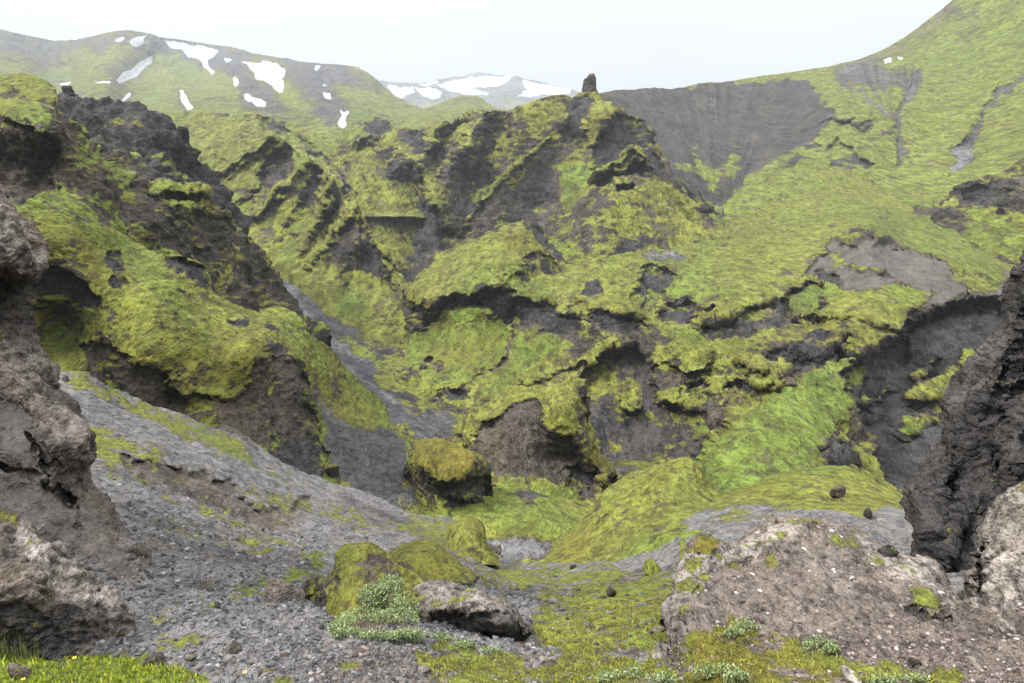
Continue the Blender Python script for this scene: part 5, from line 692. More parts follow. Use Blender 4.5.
landform('mossy_rock', [(303, 604), (306, 590), (308, 582), (316, 578), (326, 578), (332, 574), (337, 566), (338, 556), (340, 548), (346, 545), (354, 544), (362, 541), (370, 541), (378, 546), (386, 552), (396, 556), (404, 562), (410, 570), (416, 576), (424, 582), (434, 592), (440, 602)],
         [(303, 616), (318, 630), (330, 640), (440, 640)],
         [(303, 604, 9.3), (320, 578, 9.4), (340, 548, 10.4), (370, 541, 10.8), (404, 562, 10.2), (440, 602, 9.0), (350, 570, 9.3), (375, 570, 9.4), (330, 600, 8.7), (370, 600, 8.5), (410, 600, 8.6), (340, 630, 8.0), (380, 635, 7.8), (430, 635, 8.0), (312, 610, 9.0)],
         u0=303, u1=440, rough=0.16, ridged=0.3, block=0.1, Lmax=0.55, noct=7, thr=0.5, seed=107, back=0.08, drop=0.6, matpx=0.010, rnd=(7, 0.03), step=0.5, rowstep=0.5, base={'bias': -0.08, 'olive': 0.35, 'brown': 0.4},
         feats=[pg('rock+brown+dark', [(303, 606), (306, 584), (318, 578), (334, 576), (338, 590), (330, 604), (322, 622), (316, 620)], w=2, a=0.9, p=0.01), pg('moss', [(336, 552), (346, 546), (362, 550), (368, 556), (350, 562), (338, 566)], w=2, a=0.9, p=-0.01), pg('rock+pale+brown', [(352, 546), (366, 541), (384, 548), (380, 554), (362, 552)], w=2, a=0.7), pg('rock+brown+olive', [(350, 565), (375, 558), (395, 562), (404, 576), (380, 572), (352, 578)], w=3, a=0.6), pg('moss', [(322, 604), (336, 594), (344, 590), (336, 605), (326, 618), (318, 620)], w=2, a=0.9), pg('moss', [(405, 585), (425, 588), (440, 604), (420, 606)], w=3, a=0.8)])
o = bpy.data.objects['mossy_rock.001']; tag(o, 'craggy brown rock overgrown with moss and a grey-green willow at its front', 'rock', kind='thing')
def hump(edge, bot, ctrl, u0, u1, label, seed, feats=(), **k):
    a = dict(u0=u0, u1=u1, rough=0.11, ridged=0.15, Lmax=0.6, noct=7, thr=0.35, seed=seed, back=0.08, drop=0.6, matpx=0.014, rnd=(7, 0.04), step=0.5, rowstep=0.5, base={'bias': 0.45, 'olive': 0.15}); a.update(k)
    o = landform('moss_hummock', edge, bot, ctrl, feats=feats, **a); tag(o, label, 'hummock', kind='thing'); return o
hump([(378, 566), (384, 556), (392, 550), (402, 546), (412, 543), (424, 541), (434, 543), (442, 549), (450, 556), (456, 562), (462, 567), (468, 571), (474, 575), (476, 582)], [(378, 575), (400, 590), (440, 592), (476, 588)],
     [(378, 566, 13), (402, 546, 13.6), (430, 542, 13.6), (456, 562, 13), (476, 582, 12.2), (410, 560, 12), (435, 562, 12), (410, 585, 10.6), (440, 588, 10.6), (466, 582, 11.4)], 378, 476, 'domed olive-yellow moss hummock behind the craggy brown rock', 109,
     [pg('rock+dark', [(450, 576), (464, 572), (476, 578), (474, 588), (455, 588)], w=2, p=0.02, a=0.8), pg('olive', [(410, 555), (445, 555), (450, 578), (415, 582)], w=5, a=0.6)])
hump([(446, 545), (448, 530), (452, 523), (460, 519), (468, 517), (476, 519), (482, 523), (485, 530), (484, 538), (488, 546), (494, 552), (500, 560)], [(446, 560), (500, 566)],
     [(446, 545, 26), (468, 517, 27), (485, 530, 26.5), (500, 560, 24), (460, 535, 25), (475, 540, 24.6), (465, 560, 22.6)], 446, 500, 'yellow moss hummock beside the small grey gravel flat in the gorge', 113,
     [pg('rock+dark', [(476, 536), (486, 534), (486, 546), (478, 548)], w=1.5, a=0.8, p=0.01)], Lmax=1.2, matpx=0.03)
hump([(524, 300), (525, 301)], [(524, 310), (525, 310)], [(524, 300, 148), (525, 300, 148), (524, 310, 147), (525, 312, 147)], 524, 525, 'x', 1) if False else None

# ================================================================== rocks built in the round
def boulder_mesh(name, loc, size, seed, base, thr=0.9, rough=0.18, sub=5, squash=(1, 1, 1), rot=0.0, cuts=10, mp=None, tall=None):
    import bmesh
    bm = bmesh.new(); bmesh.ops.create_icosphere(bm, subdivisions=sub, radius=1.0)
    V = np.array([v.co[:] for v in bm.verts]); Fc = [[v.index for v in f.verts] for f in bm.faces]; bm.free()
    rs = np.random.RandomState(seed)
    for k in range(cuts):
        n = rs.normal(size=3); n[2] *= 0.7; n /= np.linalg.norm(n); c = rs.uniform(0.35, 0.75)
        dd = V@n-c; V = V-np.maximum(dd, 0)[:, None]*n*0.85
    if tall is not None: V = tall(V, rs)
    g = V*size
    r = np.zeros(len(V)); lam = 1.1; sp_ = 2.0/(2**sub)
    for k in range(6):
        r += sstep(1.2, 3, lam/sp_)*lam*(0.6*perlin(V[:, 0]/lam+seed, V[:, 1]/lam, V[:, 2]/lam)+0.4*(0.5-2*np.abs(perlin(V[:, 0]/lam, V[:, 1]/lam+seed, V[:, 2]/lam+5)))); lam /= 2
    V = V*(1+rough*r)[:, None]*np.array(squash)*size
    cr, sr = math.cos(rot), math.sin(rot); V = np.stack([V[:, 0]*cr-V[:, 1]*sr, V[:, 0]*sr+V[:, 1]*cr, V[:, 2]], -1)
    me = bpy.data.meshes.new(name); me.from_pydata(V.tolist(), [], Fc); me.update()
    me.polygons.foreach_set('use_smooth', np.full(len(Fc), True))
    N = np.zeros(len(V)*3, np.float32); me.vertices.foreach_get('normal', N); N = N.reshape(-1, 3)
    moss = sstep(-0.2, 0.2, N[:, 2]-thr+0.5*perlin(V[:, 0]/size*2, V[:, 1]/size*2, V[:, 2]/size*2))
    z = np.zeros(len(V))
    c1 = np.stack([moss, z, z, z+base.get('brown', 0)], -1); c2 = np.stack([z+base.get('dark', 0), z+base.get('pale', 0), z+base.get('olive', 0), z+base.get('tuff', 0)], -1)
    for k, v in (('cover', c1), ('stone', c2)):
        a = me.attributes.new(k, 'FLOAT_COLOR', 'POINT'); a.data.foreach_set('color', np.ascontiguousarray(v, np.float32).ravel())
    me.materials.append(terrain_mat(mp or float('%.2g' % (size/28))))
    o = bpy.data.objects.new(name, me); o.location = loc; C.objects.link(o); return o
def ground_at(px, py, names=('ground', 'knoll', 'mound', 'mound.001')):
    """the place on the ground that shows at a picture point, and its depth"""
    best = None
    for nm in names:
        L = LAND.get(nm)
        if L is None: continue
        P = L['P'][L['nb']:].reshape(-1, 3)
        y = P[:, 1]*cp - P[:, 2]*sp; X = CX+F*P[:, 0]/y; Y = CY-F*(P[:, 1]*sp+P[:, 2]*cp)/y
        k = int(np.argmin((X-px)**2+(Y-py)**2)); e_ = math.hypot(X[k]-px, Y[k]-py)
        if e_ < 4 and (best is None or y[k] < best[1]): best = (Vector(P[k]), float(y[k]))
    return best
# pinnacle: a slim two-headed tower on the ridge crest
landform('rock_pinnacle', [(576, 100), (580, 96.5), (582.5, 94), (583, 88), (583.3, 81), (585, 78.5), (587, 77.5), (588.5, 75.5), (590.5, 73.5), (594, 73), (595.6, 75.5), (595.8, 84), (596.2, 90), (599, 93.5), (603, 97), (606, 101)], [(576, 103), (606, 104)],
         [(576, 100, 302), (583, 90, 301), (584, 80, 300.5), (589, 86, 298.6), (592, 76, 299.5), (595.8, 84, 301), (606, 101, 301), (590, 95, 298), (590, 103, 297)],
         u0=576, u1=606, step=0.25, rowstep=0.3, rough=0.16, block=0.2, ridged=0.3, Lmax=3, noct=5, thr=0.75, seed=131, back=0.018, drop=0.5, matpx=0.16, base={'bias': -0.1, 'dark': 0.2}, warp=0.5, rnd=(3, 0.006), backrows=8,
         feats=[pg('moss', [(576, 97), (584, 93), (592, 95), (604, 98), (604, 104), (576, 104)], w=1.0, a=0.6)])
tag(bpy.data.objects['rock_pinnacle'], 'slim upright rock pinnacle standing on the crest of the ridge', 'rock', kind='thing')
rocks = [  # px, py of its foot centre, half width px, squash, base, label
    (284, 600, 21, (1.05, 0.9, 0.95), dict(brown=0.9, pale=0.45), 0.95, 'round pinkish-brown boulder on the scree beside the craggy moss rock'),
    (611, 596, 7.5, (0.9, 0.8, 1.05), dict(dark=0.5), 1.2, 'upright dark grey stone on the mossy flat in the hollow'),
    (604, 598, 4.5, (1.1, 0.9, 0.7), dict(dark=0.5), 1.2, 'small dark stone leaning on the upright stone on the moss'),
    (658, 632, 8.5, (1.2, 1.0, 0.62), dict(pale=0.4, brown=0.3), 1.2, 'rounded grey-brown stone half sunk in green moss'),
    (590, 628, 7.5, (1.25, 0.9, 0.55), dict(pale=0.3, dark=0.3), 1.2, 'flat dark stone amid the moss below the upright stone'),
    (602, 630, 5, (1.25, 0.9, 0.5), dict(pale=0.2, dark=0.3), 1.2, 'little flat stone next to the flat dark stone in moss'),
    (573, 569, 4.5, (1.1, 0.9, 0.75), dict(dark=0.6), 1.2, 'small blackish stone at the foot of the yellow moss mound'),
    (839, 497, 9, (1.0, 0.8, 0.95), dict(dark=0.1, brown=0.5), 0.8, 'mossy brown boulder sitting on top of the yellow mound'),
    (868, 517, 9, (1.15, 0.8, 0.75), dict(dark=0.85), 1.2, 'black angular boulder on the moss in front of the black wall'),
    (888, 555, 11, (1.2, 0.8, 0.75), dict(dark=0.5), 0.95, 'dark grey boulder peeping over the crest of the stony knoll'),
    (912, 664, 9, (1.3, 0.9, 0.55), dict(dark=0.35), 1.2, 'smooth bluish-grey stone lying on the brown gravel of the knoll'),
    (852, 680, 12, (1.6, 0.8, 0.5), dict(pale=0.9), 1.2, 'long whitish stone at the front moss edge of the knoll'),
    (1008, 632, 14, (1.2, 1.0, 0.6), dict(pale=0.8), 1.2, 'pale rounded stone below the lichen-crusted slab'),
    (974, 668, 12, (1.2, 1.0, 0.5), dict(pale=0.6, brown=0.6), 1.2, 'rusty brown flat stone among gravel near the slab'),
    (694, 598, 6, (1.1, 0.8, 0.7), dict(pale=1.0), 1.2, 'whitish stone under the small moss tuft on the knoll edge'),
    (672, 603, 9, (1.1, 0.8, 0.9), dict(brown=0.5, dark=0.3), 1.2, 'dark stone jutting from the left edge of the knoll'),
    (655, 574, 16, (1.35, 0.6, 0.6), dict(brown=0.3), 0.2, 'flat moss-topped slab at the foot of the yellow mound'),
    (136, 556, 11, (1.3, 0.9, 0.75), dict(dark=0.3), 1.2, 'dark fallen rock at the foot of the tan rock face'),
    (236, 648, 10, (1.4, 0.9, 0.6), dict(dark=0.5, brown=0.3), 1.2, 'dark wedge-shaped stone on the gravel right of the big boulder'),
    (20, 676, 14, (1.5, 0.8, 0.55), dict(pale=0.5), 1.2, 'grey flat stone lying in the bright green grass'),
    (152, 664, 12, (1.4, 0.9, 0.5), dict(dark=0.4, brown=0.4), 1.2, 'low dark stone where the green grass meets the gravel'),
    (190, 660, 7, (1.2, 0.9, 0.6), dict(pale=0.4), 1.2, 'small grey stone on the gravel just beyond the grass'),
    (545, 663, 10, (1.5, 0.9, 0.5), dict(pale=0.8, brown=0.5), 1.2, 'pale pinkish stone in front of the angular block'),
    (662, 657, 11, (1.5, 0.9, 0.55), dict(pale=0.7, brown=0.4), 1.2, 'pale brown stone in the moss at the knoll foot'),
    (420, 672, 9, (1.3, 0.9, 0.5), dict(pale=0.6), 1.2, 'light grey stone amid the reddish gravel'),
    (500, 553, 7, (1.2, 0.9, 0.8), dict(dark=0.6), 1.2, 'round dark stone beside the gravel flat in the gorge'),
    (66, 381, 5, (1.2, 0.9, 0.9), dict(dark=0.5), 1.2, 'small stone perched on the scree rim above the moss strip'),
]
for i, (x, y, hw, sq, base, thr, lab) in enumerate(rocks):
    g = ground_at(x, y)
    if g is None: print('no ground for', lab); continue
    p, d = g; size = hw/F*d
    o = boulder_mesh('boulder' if hw*d > 90 else 'stone', p+Vector((0, 0, size*sq[2]*0.34)), size, 200+i, base, thr, sub=4, squash=sq, rot=i*1.3, rough=0.22, mp=max(0.006, round(size/26, 4)))
    tag(o, lab, 'boulder' if hw*d > 90 else 'stone')
for i, (x, y, hw, sq, L, lab) in enumerate([(332, 476, 12, (0.95, 0.8, 0.95), ('mossy_ridge', 'gorge', 'ground'), 'small green-capped boulder in the dark scree below the ridge nose'), (706, 212, 9, (1.2, 0.8, 0.6), ('scree_mountain', 'peak'), 'dark boulder where the scree gully meets the grassy shelf'), (983, 234, 9, (1.2, 0.8, 0.75), ('scree_mountain', 'moss_shelf'), 'grey boulder in the green hollow beyond the shelf')]):
    g = ground_at(x, y, L)
    if g is None: print('no ground for', lab); continue
    p, d = g; size = hw/F*d
    o = boulder_mesh('boulder', p+Vector((0, 0, size*sq[2]*0.6)), size, 300+i, {'dark': 0.5, 'olive': 0.3}, 0.45 if i == 0 else 1.0, sub=4, squash=sq, rough=0.22)
    tag(o, lab, 'boulder')
# crag on the far right, below the grassy flank
landform('outcrop', [(930, 235), (934, 222), (940, 206), (946, 198), (952, 194), (956, 188), (964, 184), (974, 182), (984, 176), (996, 172), (1006, 168), (1016, 162), (1030, 156), (1060, 150), (1104, 142)],
         [(930, 262), (980, 262), (1104, 280)],
         [(930, 235, 225), (950, 195, 240), (985, 176, 235), (1024, 160, 225), (1104, 142, 210), (960, 225, 218), (1010, 210, 205), (1060, 200, 195), (940, 258, 208), (1000, 250, 195), (1104, 275, 170)],
         u0=930, rough=0.2, ridged=0.5, Lmax=14, thr=0.75, seed=127, back=0.06, drop=0.4, ledge=0.4, ledge_h=9, base={'bias': -0.1, 'dark': 0.3}, step=0.8, rowstep=0.8,
         feats=[st('moss', [(950, 194), (975, 182), (1000, 170), (1030, 158)], 3, w=2, a=0.5), pg('rock+dark', [(968, 190), (990, 182), (1010, 192), (1000, 210), (975, 206), (962, 200)], w=2, p=0.02), pg('moss+green', [(958, 214), (980, 208), (1005, 216), (1030, 225), (1030, 262), (975, 258), (960, 235)], w=4, a=0.7, flat=0.5), pg('rock', [(1015, 180), (1050, 170), (1060, 205), (1020, 212)], w=3, a=0.9)])
tag(bpy.data.objects['outcrop'], 'grey rock outcrop at the foot of the grassy flank beyond the shelf', 'outcrop', kind='thing')
# ================================================================== snow, plants, gravel, haze
snow_mat = simple_mat('snow', (0.20, 0.21, 0.225), (0.31, 0.315, 0.325), 0.03, 0.8)
def snow(land, pts, label, group, w=1.0):
    L = LAND[land]
    a = np.array(pts, float); cx, cy = a.mean(0)
    m = region(L['px']+0.5*(L['wx']-L['px']), L['py']+0.5*(L['wy']-L['py']), pts, w)
    ii = np.argwhere(m > 0.02)
    if len(ii) < 6: print('no snow', label); return
    (r0, c0), (r1, c1) = ii.min(0), ii.max(0); r0 = max(r0-2, L['nb']); c0 = max(c0-2, 0); r1 += 3; c1 += 3
    P = L['P'][r0:r1, c0:c1]; N = L['N'][r0:r1, c0:c1]; mm_ = m[r0:r1, c0:c1]; s = L['s'][r0:r1, c0:c1]
    tocam = -P/np.linalg.norm(P, axis=2)[..., None]
    N = N*np.sign((N*tocam).sum(2))[..., None]
    Q = P + (N*0.6+tocam*0.6)*((mm_*1.2-0.35)*0.8*s)[..., None]
    keep = mm_ > 0.03; keep[:-1] |= mm_[1:] > 0.03; keep[:, :-1] |= mm_[:, 1:] > 0.03
    try: o = mesh_from_grid('snow_patch', Q, snow_mat, {}, keep=keep)
    except Exception as ex: print('snow', ex); return
    tag(o, label, 'snow patch', group); return o
G1, G2 = 'snow patches on the left mountain', 'snow patches on the far mountain'
for pts, lab in [
    ([(153, 55), (152, 58), (149, 63), (144, 69), (138, 73), (132, 78), (126, 81), (120, 82), (116, 79), (121, 75), (128, 71), (135, 66), (144, 59)], 'long slanting snow tongue below the highest summit of the green mountain'),
    ([(134, 38), (140, 36.5), (146, 37.5), (143, 40), (143, 43), (138, 46), (132, 46), (131, 43)], 'small square snow patch right under the mountain summit'),
    ([(118, 38), (125, 36.5), (125, 39), (121, 42), (117, 42)], 'tiny snow patch left of the square one under the summit'),
    ([(164, 41), (185, 44), (205, 47), (215, 51), (213, 56), (207, 59), (210, 66), (214, 73), (211, 75), (207, 69), (205, 64), (199, 60), (195, 56), (185, 53), (173, 47)], 'wide hooked snow field with a thin tail on the mountain'),
    ([(224, 57.5), (231, 57.5), (230, 61), (226, 61)], 'tiny snow speck between the hooked field and the big field'),
    ([(241, 61), (256, 64), (265, 62), (278, 66), (287, 71), (285, 75), (280, 78), (284, 85), (283, 92), (278, 91), (272, 87), (266, 82), (257, 74), (250, 68)], 'big wedge-shaped snow field on the mountain shoulder'),
    ([(231, 77), (236, 80), (238, 84), (235, 86), (232, 83)], 'small snow spot below the tail of the hooked field'),
    ([(179, 91.5), (183, 91.5), (187, 95), (190, 101), (193, 105), (190, 107), (186, 107), (182, 101)], 'teardrop snow patch on the lower green slope'),
    ([(121, 101), (125, 96), (130, 93), (131, 96), (127, 100), (123, 103)], 'short slanting snow patch just above the dark crag'),
    ([(246, 94), (256, 97), (265, 102), (263, 106), (254, 102), (247, 97)], 'thin diagonal snow streak below the wedge-shaped field'),
    ([(60, 83.5), (72, 81.5), (71, 84), (64, 87)], 'flat snow sliver at the mountain foot on the far left'),
    ([(96, 82), (109, 81), (109, 83.5), (98, 83.5)], 'second flat snow sliver at the mountain foot'),
    ([(325, 94), (330, 94), (331, 101), (327, 102)], 'small oval snow patch on the right shoulder'),
    ([(341, 111), (349, 112), (348, 119), (345, 128), (341, 130), (338, 124), (342, 118)], 'steep snow strip in the gully at the mountain foot'),
    ([(315, 66), (319, 66.5), (318, 70), (315, 69)], 'tiny snow dot near the right crest'),
    ([(323, 81), (327, 82), (326, 85), (323, 85)], 'tiny snow dot below the right crest')]:
    snow('mountain', pts, lab, G1)
for pts, lab in [
    ([(388, 85), (396, 86), (404, 87), (414, 88), (414, 93), (405, 95), (402, 98), (398, 98), (393, 93)], 'leftmost fan of snow on the distant mountain'),
    ([(417, 88), (430, 89), (441, 92), (440, 96), (434, 99), (425, 96), (418, 91)], 'oval snow patch above the green knoll'),
    ([(420, 85), (430, 82.5), (438, 81), (436, 83.5), (428, 86)], 'thin snow strip over the oval patch'),
    ([(436, 86), (455, 80), (472, 77.5), (495, 76.5), (510, 77.5), (509, 82), (495, 86), (478, 88), (468, 90), (480, 92), (489, 93), (484, 95.5), (468, 95), (452, 93), (446, 88)], 'largest snow sheet on the distant mountain'),
    ([(524, 82), (537, 83), (553, 87), (570, 92), (566, 96), (545, 94), (530, 98), (515, 97), (528, 92)], 'snow sheet on the right end of the distant mountain')]:
    snow('far_mountain', pts, lab, G2)
for pts, lab in [([(884, 59), (893, 58.5), (892, 63), (886, 63)], 'snow speck high on the dark rim of the right mountain'), ([(897, 56), (903, 57), (902, 60), (898, 59)], 'smaller snow speck next to the one on the dark rim')]:
    snow('scree_mountain', pts, lab, 'snow specks on the right mountain', w=0.8)

rng = np.random.RandomState(11)
def sample(land, n, mask, dmax=40):
    L = LAND[land]; nb = L['nb']
    P = L['P'][nb:].reshape(-1, 3); N = L['N'][nb:].reshape(-1, 3); px = L['px'][nb:].ravel(); py = L['py'][nb:].ravel()
    wgt = (mask(px, py, {k: v[nb:].ravel() for k, v in L['ch'].items()}, L['moss'][nb:].ravel())).astype(float)
    dd = P[:, 1]*cp-P[:, 2]*sp; wgt[dd > dmax] = 0
    k = rng.choice(len(P), n, p=wgt/wgt.sum())
    Nn = N[k]; Nn = Nn*np.sign(Nn[:, 2:3]+1e-6)
    return P[k], Nn, dd[k], px[k], py[k]
def poly_mesh(name, V, Fc, mat, tint=None, smooth=False):
    me = bpy.data.meshes.new(name); me.from_pydata(np.asarray(V).tolist(), [], np.asarray(Fc).tolist() if not isinstance(Fc, list) else Fc); me.update()
    if smooth: me.polygons.foreach_set('use_smooth', np.full(len(me.polygons), True))
    if tint is not None:
        a = me.attributes.new('tint', 'FLOAT', 'POINT'); a.data.foreach_set('value', np.asarray(tint, np.float32))
    me.materials.append(mat); o = bpy.data.objects.new(name, me); C.objects.link(o); return o
def tint_mat(name, stops, rough=0.9):
    m = bpy.data.materials.new(name); g = NT(nodes(m))
    a = g.n('ShaderNodeAttribute', attribute_name='tint'); r = g.n('ShaderNodeValToRGB'); el = r.color_ramp.elements
    while len(el) < len(stops): el.new(0.5)
    for e_, (p, c) in zip(el, stops): e_.position = p; e_.color = (*c, 1)
    g.link(a.outputs['Fac'], r.inputs[0]); bs = g.n('ShaderNodeBsdfPrincipled'); g.link(r.outputs[0], bs.inputs['Base Color'])
    bs.inputs['Roughness'].default_value = rough; bs.inputs['Specular IOR Level'].default_value = 0.2
    o = g.n('ShaderNodeOutputMaterial'); g.link(bs.outputs[0], o.inputs['Surface']); return m
# loose gravel and stones on the ground
ICO = None
import bmesh
bm = bmesh.new(); bmesh.ops.create_icosphere(bm, subdivisions=1, radius=1); IV = np.array([v.co[:] for v in bm.verts]); IF = np.array([[v.index for v in f.verts] for f in bm.faces]); bm.free()
def gravel(name, land, n, mask, pxsize, stops, label, dmax=30):
    P, N, d, _, _ = sample(land, n, mask, dmax)
    sz = (pxsize[0]*(pxsize[1]/pxsize[0])**(rng.rand(n)**2.2))/F*np.minimum(d, 14)
    V = []; T = []
    for i in range(n):
        v = IV*(1+0.45*rng.normal(size=(len(IV), 1))*0.6)*np.array([1, rng.uniform(.6, 1), rng.uniform(.4, .8)])*sz[i]
        a = rng.rand()*6.28; c_, s2_ = math.cos(a), math.sin(a); v = np.stack([v[:, 0]*c_-v[:, 1]*s2_, v[:, 0]*s2_+v[:, 1]*c_, v[:, 2]], -1)
        V.append(v+P[i]+N[i]*sz[i]*0.15); T.append(np.full(len(IV), rng.rand()))
    Fc = (IF[None]+np.arange(n)[:, None, None]*len(IV)).reshape(-1, 3)
    o = poly_mesh(name, np.concatenate(V), Fc, tint_mat(name, stops), np.concatenate(T)); tag(o, label, kind='stuff'); return o
grey = [(0, (0.022, 0.021, 0.022)), (0.5, (0.075, 0.072, 0.072)), (0.9, (0.13, 0.126, 0.125)), (1, (0.22, 0.21, 0.20))]
warm = [(0, (0.035, 0.026, 0.022)), (0.5, (0.10, 0.076, 0.064)), (0.88, (0.20, 0.165, 0.145)), (1, (0.36, 0.32, 0.29))]
gravel('gravel', 'ground', 12000, lambda x, y, c, m: ((m < 0.4)*(c['scree'] > 0.4)*(x > 60)*(x < 560)*(y > 470))*1.0*sstep(460, 620, y), (0.7, 3.8), grey, 'loose dark grey gravel scattered over the scree', 24)
gravel('gravel', 'ground', 2200, lambda x, y, c, m: ((m < 0.6)*(y > 640)*(x > 210))*1.0, (0.9, 5.0), warm, 'reddish-brown and pale gravel along the front edge of the ground', 12)
gravel('gravel', 'knoll', 12000, lambda x, y, c, m: ((m < 0.4)*1.0)*(c['scree'] > 0.35)*(0.35+sstep(600, 680, y)), (0.6, 3.6), warm, 'pale and brown gravel strewn across the knoll', 14)
gravel('gravel', 'ground', 700, lambda x, y, c, m: ((m > 0.3)*(x > 480)*(y > 570))*1.0, (0.8, 3.5), grey, 'small grey stones showing through the moss', 24)

# plants
def blades(name, land, n, mask, hpx, wpx, stops, label, lean=0.5, dmax=14):
    P, N, d, _, _ = sample(land, n, mask, dmax)
    h = rng.uniform(hpx[0], hpx[1], n)/F*d; w_ = wpx/F*d
    a = rng.rand(n)*6.283; dx = np.stack([np.cos(a), np.sin(a), np.zeros(n)], -1); le = rng.uniform(0, lean, n)
    b = rng.rand(n)*6.283; ld = np.stack([np.cos(b), np.sin(b), np.zeros(n)], -1)*le[:, None]*h[:, None]
    up = np.array([0, 0, 1.0])*h[:, None]
    P = P-N*0.004
    V = np.stack([P-dx*w_[:, None]*0.5, P+dx*w_[:, None]*0.5, P+up*0.55+ld*0.4+dx*w_[:, None]*0.36, P+up*0.55+ld*0.4-dx*w_[:, None]*0.36, P+up+ld], 1).reshape(-1, 3)
    q = []
    for i in range(n): k = i*5; q.append([k, k+1, k+2, k+3]); q.append([k+3, k+2, k+4])
    o = poly_mesh(name, V, q, tint_mat(name, stops), np.repeat(rng.rand(n), 5)); tag(o, label, kind='stuff'); return o
gs = [(0, (0.10, 0.15, 0.010)), (0.5, (0.24, 0.30, 0.02)), (1, (0.38, 0.38, 0.05))]
blades('grass', 'ground', 9000, lambda x, y, c, m: ((region(x, y, [(-80, 655), (60, 658), (140, 662), (205, 678), (225, 740), (-80, 740)], 3) > 0.5)*1.0), (2, 6), 1.6, gs, 'bright green short grass in front of the large boulder', 0.9)
hs = [(0, (0.07, 0.07, 0.012)), (0.5, (0.18, 0.175, 0.022)), (0.85, (0.28, 0.27, 0.035)), (1, (0.2, 0.12, 0.06))]
blades('heath', 'ground', 7000, lambda x, y, c, m: ((m > 0.45)*(x > 400)*(y > 600))*1.0*sstep(590, 660, y), (1.5, 4.5), 1.3, hs, 'low olive and rusty heath plants along the front of the hollow', 1.2)
blades('heath', 'knoll', 5000, lambda x, y, c, m: ((m > 0.45)*(y > 610))*1.0, (1.5, 4.5), 1.3, hs, 'low olive heath plants at the front of the knoll', 1.2)
blades('grass', 'ground', 500, lambda x, y, c, m: ((region(x, y, [(-20, 640), (40, 640), (40, 662), (-20, 662)], 3) > 0.5)*1.0), (12, 26), 1.0, [(0, (0.06, 0.08, 0.02)), (1, (0.16, 0.17, 0.06))], 'thin tall grass stalks against the dark face of the boulder', 0.35)

leaf_stops = [(0, (0.08, 0.12, 0.035)), (0.5, (0.20, 0.25, 0.095)), (0.85, (0.29, 0.34, 0.17)), (1, (0.38, 0.42, 0.28))]
leaf_mat = tint_mat('willow_leaf', leaf_stops); twig_mat = simple_mat('twig', (0.07, 0.05, 0.035), (0.13, 0.1, 0.07), 60)
def willow(spots, n, leaf_px, label, thick, seed, cat='shrub'):
    """spots: picture points of its foot line with depth and reach; leaves on short twigs spread over a low dome"""
    rs = np.random.RandomState(seed)
    e0 = bpy.data.objects.new('willow_shrub', None); C.objects.link(e0)
    c0 = at(*spots[0][:3]); e0.location = c0
    V = []; Q = []; T = []; SV = [np.array([-0.006, 0, -0.05]), np.array([0.006, 0, -0.05])]; SQ = []
    for i in range(n):
        x, y, d, rx, ry = spots[rs.randint(len(spots))]
        r = math.sqrt(rs.rand()); a = rs.rand()*6.283
        u, v = r*math.cos(a)*rx, r*math.sin(a)*ry
        dome = max(0.0, 1-r*r)
        p = np.array(at(x+u, y+v, d))-np.array(c0)
        nrm = np.array([0.25*math.cos(a)*r, -0.75, 0.65]); nrm /= np.linalg.norm(nrm)
        s = leaf_px/F*d*rs.uniform(0.6, 1.25)
        root = p.copy(); p = p+nrm*thick*(0.25+0.75*dome)*rs.uniform(0.1, 1)
        if i % 6 == 0:
            k = len(SV); t = np.array([1, 0, 0])*s*0.09
            SV += [root+t-nrm*0.02, root-t-nrm*0.02, p+t*0.5, p-t*0.5]; SQ += [[0, 1, k, k+1], [k+1, k, k+2, k+3]]
        for _ in range(3):
            ax = rs.normal(size=3)+nrm*0.9; ax /= np.linalg.norm(ax); sd = np.cross(ax, rs.normal(size=3)); sd /= np.linalg.norm(sd)
            k = len(V); b = p+rs.normal(size=3)*s*0.5
            V += [b, b+ax*s*0.5+sd*s*0.24, b+ax*s, b+ax*s*0.5-sd*s*0.24]; Q.append([k, k+1, k+2, k+3]); T += [min(1, max(0, rs.normal(0.55, 0.22)))]*4
    o = poly_mesh('foliage', V, Q, leaf_mat, T); o.parent = e0
    o2 = poly_mesh('twigs', SV, SQ, twig_mat); o2.parent = e0
    tag(e0, label, cat, 'low grey-green willows'); return e0
def gd(x, y, names=('ground', 'knoll', 'mossy_rock.001')):
    g = ground_at(x, y, names); return g[1]-0.03 if g else 8.0
def spotset(lst): return [(x, y, gd(x, y), rx, ry) for x, y, rx, ry in lst]
willow(spotset([(385, 605, 20, 22), (365, 622, 26, 14), (395, 622, 22, 14), (345, 628, 14, 8), (392, 588, 12, 12), (405, 612, 14, 18), (350, 634, 18, 6), (380, 637, 20, 5), (408, 636, 16, 6), (372, 600, 14, 14)]), 5200, 2.5, 'largest grey-green willow shrub spilling down the craggy brown rock', 0.22, 1)
willow(spotset([(440, 638, 14, 5), (465, 646, 12, 5), (490, 652, 12, 4)]), 500, 2.3, 'low willow strip at the foot of the angular block', 0.08, 2)
willow(spotset([(744, 628, 14, 8), (732, 634, 8, 5)]), 420, 2.6, 'pale willow tuft on the knoll at the moss edge', 0.08, 3)
willow(spotset([(818, 645, 16, 8), (830, 650, 8, 4)]), 420, 2.6, 'pale willow tuft on the brown gravel in the middle of the knoll', 0.07, 4)
willow(spotset([(715, 672, 24, 8), (735, 678, 12, 6)]), 600, 3.0, 'pale willow sprays at the front foot of the knoll', 0.1, 5)
willow(spotset([(632, 676, 12, 10), (660, 680, 14, 6), (608, 678, 10, 6)]), 600, 3.0, 'silvery willow sprays among the heath in front of the hollow', 0.1, 6)
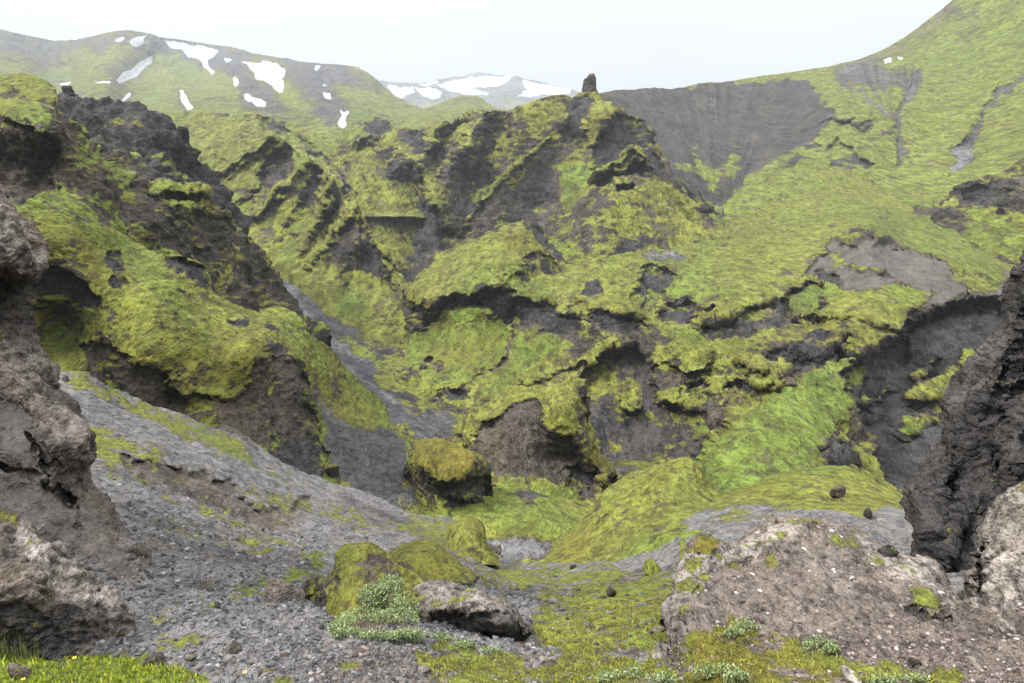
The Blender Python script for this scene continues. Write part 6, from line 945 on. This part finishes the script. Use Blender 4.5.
willow(spotset([(905, 680, 22, 6), (880, 682, 14, 5)]), 450, 3.0, 'pale willow sprays among gravel at the knoll front edge', 0.08, 7)
willow(spotset([(462, 578, 6, 6)]), 90, 2.6, 'tiny willow tuft at the end of the domed moss hummock', 0.08, 8)

# yellow flowers in the grass
pet = simple_mat('petal', (0.75, 0.55, 0.01), (0.85, 0.65, 0.03), 40, 0.6); stm = simple_mat('stem', (0.07, 0.13, 0.02), (0.12, 0.2, 0.04), 60)
def flower(x, y, hpx, label):
    g = ground_at(x, y+hpx, ('ground',))
    if g is None: return
    p, d = g; h = hpx/F*d; r = 2.4/F*d
    e0 = bpy.data.objects.new('flower', None); e0.location = p; C.objects.link(e0)
    V = []; Q = []; k5 = 6
    for j in range(2):
        for i in range(k5): a = 6.283*i/k5; V.append((math.cos(a)*r*0.14, math.sin(a)*r*0.14, j*h))
    for i in range(k5): Q.append([i, (i+1) % k5, k5+(i+1) % k5, k5+i])
    o = poly_mesh('stem', V, Q, stm); o.parent = e0
    V = [(0, 0, h-r*0.1)]; Q = []
    for i in range(5):
        a = 6.283*i/5; k = len(V)
        for da, rr, zz in ((-0.5, 0.7, 0.3), (0, 1.0, 0.55), (0.5, 0.7, 0.3)): V.append((math.cos(a+da)*r*rr, math.sin(a+da)*r*rr, h+r*zz))
        Q.append([0, k, k+1, k+2])
    o = poly_mesh('blossom', V, Q, pet); o.parent = e0
    tag(e0, label, 'flower', 'yellow flowers')
flower(75, 658, 8, 'yellow flower in the grass at the foot of the dark boulder face')
flower(24, 679, 7, 'yellow flower beside the grey flat stone in the grass')
flower(245, 672, 6, 'yellow flower alone on the gravel right of the grass')

# the low plain under and beyond the mountains
mp_ = bpy.data.meshes.new('terrain'); mp_.from_pydata([(-4100, -280, -75), (4100, -280, -75), (4100, 5100, -75), (-4100, 5100, -75)], [], [(0, 1, 2, 3)]); mp_.update()
mp_.materials.append(simple_mat('plain', (0.05, 0.055, 0.02), (0.10, 0.10, 0.04), 0.02)); o = bpy.data.objects.new('terrain', mp_); C.objects.link(o); tag(o, 'low plain under the mountains', kind='structure')

# low-lying haze over the whole valley
hz = bpy.data.meshes.new('haze'); hx, hy0, hy1, z0, z1 = 4200, -300, 5200, -900, 900
hv = [(-hx, hy0, z0), (hx, hy0, z0), (hx, hy1, z0), (-hx, hy1, z0), (-hx, hy0, z1), (hx, hy0, z1), (hx, hy1, z1), (-hx, hy1, z1)]
hz.from_pydata(hv, [], [(0, 3, 2, 1), (4, 5, 6, 7), (0, 1, 5, 4), (1, 2, 6, 5), (2, 3, 7, 6), (3, 0, 4, 7)]); hz.update()
hm = bpy.data.materials.new('haze'); g = NT(nodes(hm)); vv = g.n('ShaderNodeVolumePrincipled')
vv.inputs['Color'].default_value = (0.58, 0.61, 0.655, 1); vv.inputs['Density'].default_value = 0.00020; vv.inputs['Anisotropy'].default_value = 0.2
mo_ = g.n('ShaderNodeOutputMaterial'); g.link(vv.outputs[0], mo_.inputs['Volume']); hz.materials.append(hm)
ho = bpy.data.objects.new('haze', hz); C.objects.link(ho); tag(ho, 'thin pale mist hanging in the valley', kind='stuff')
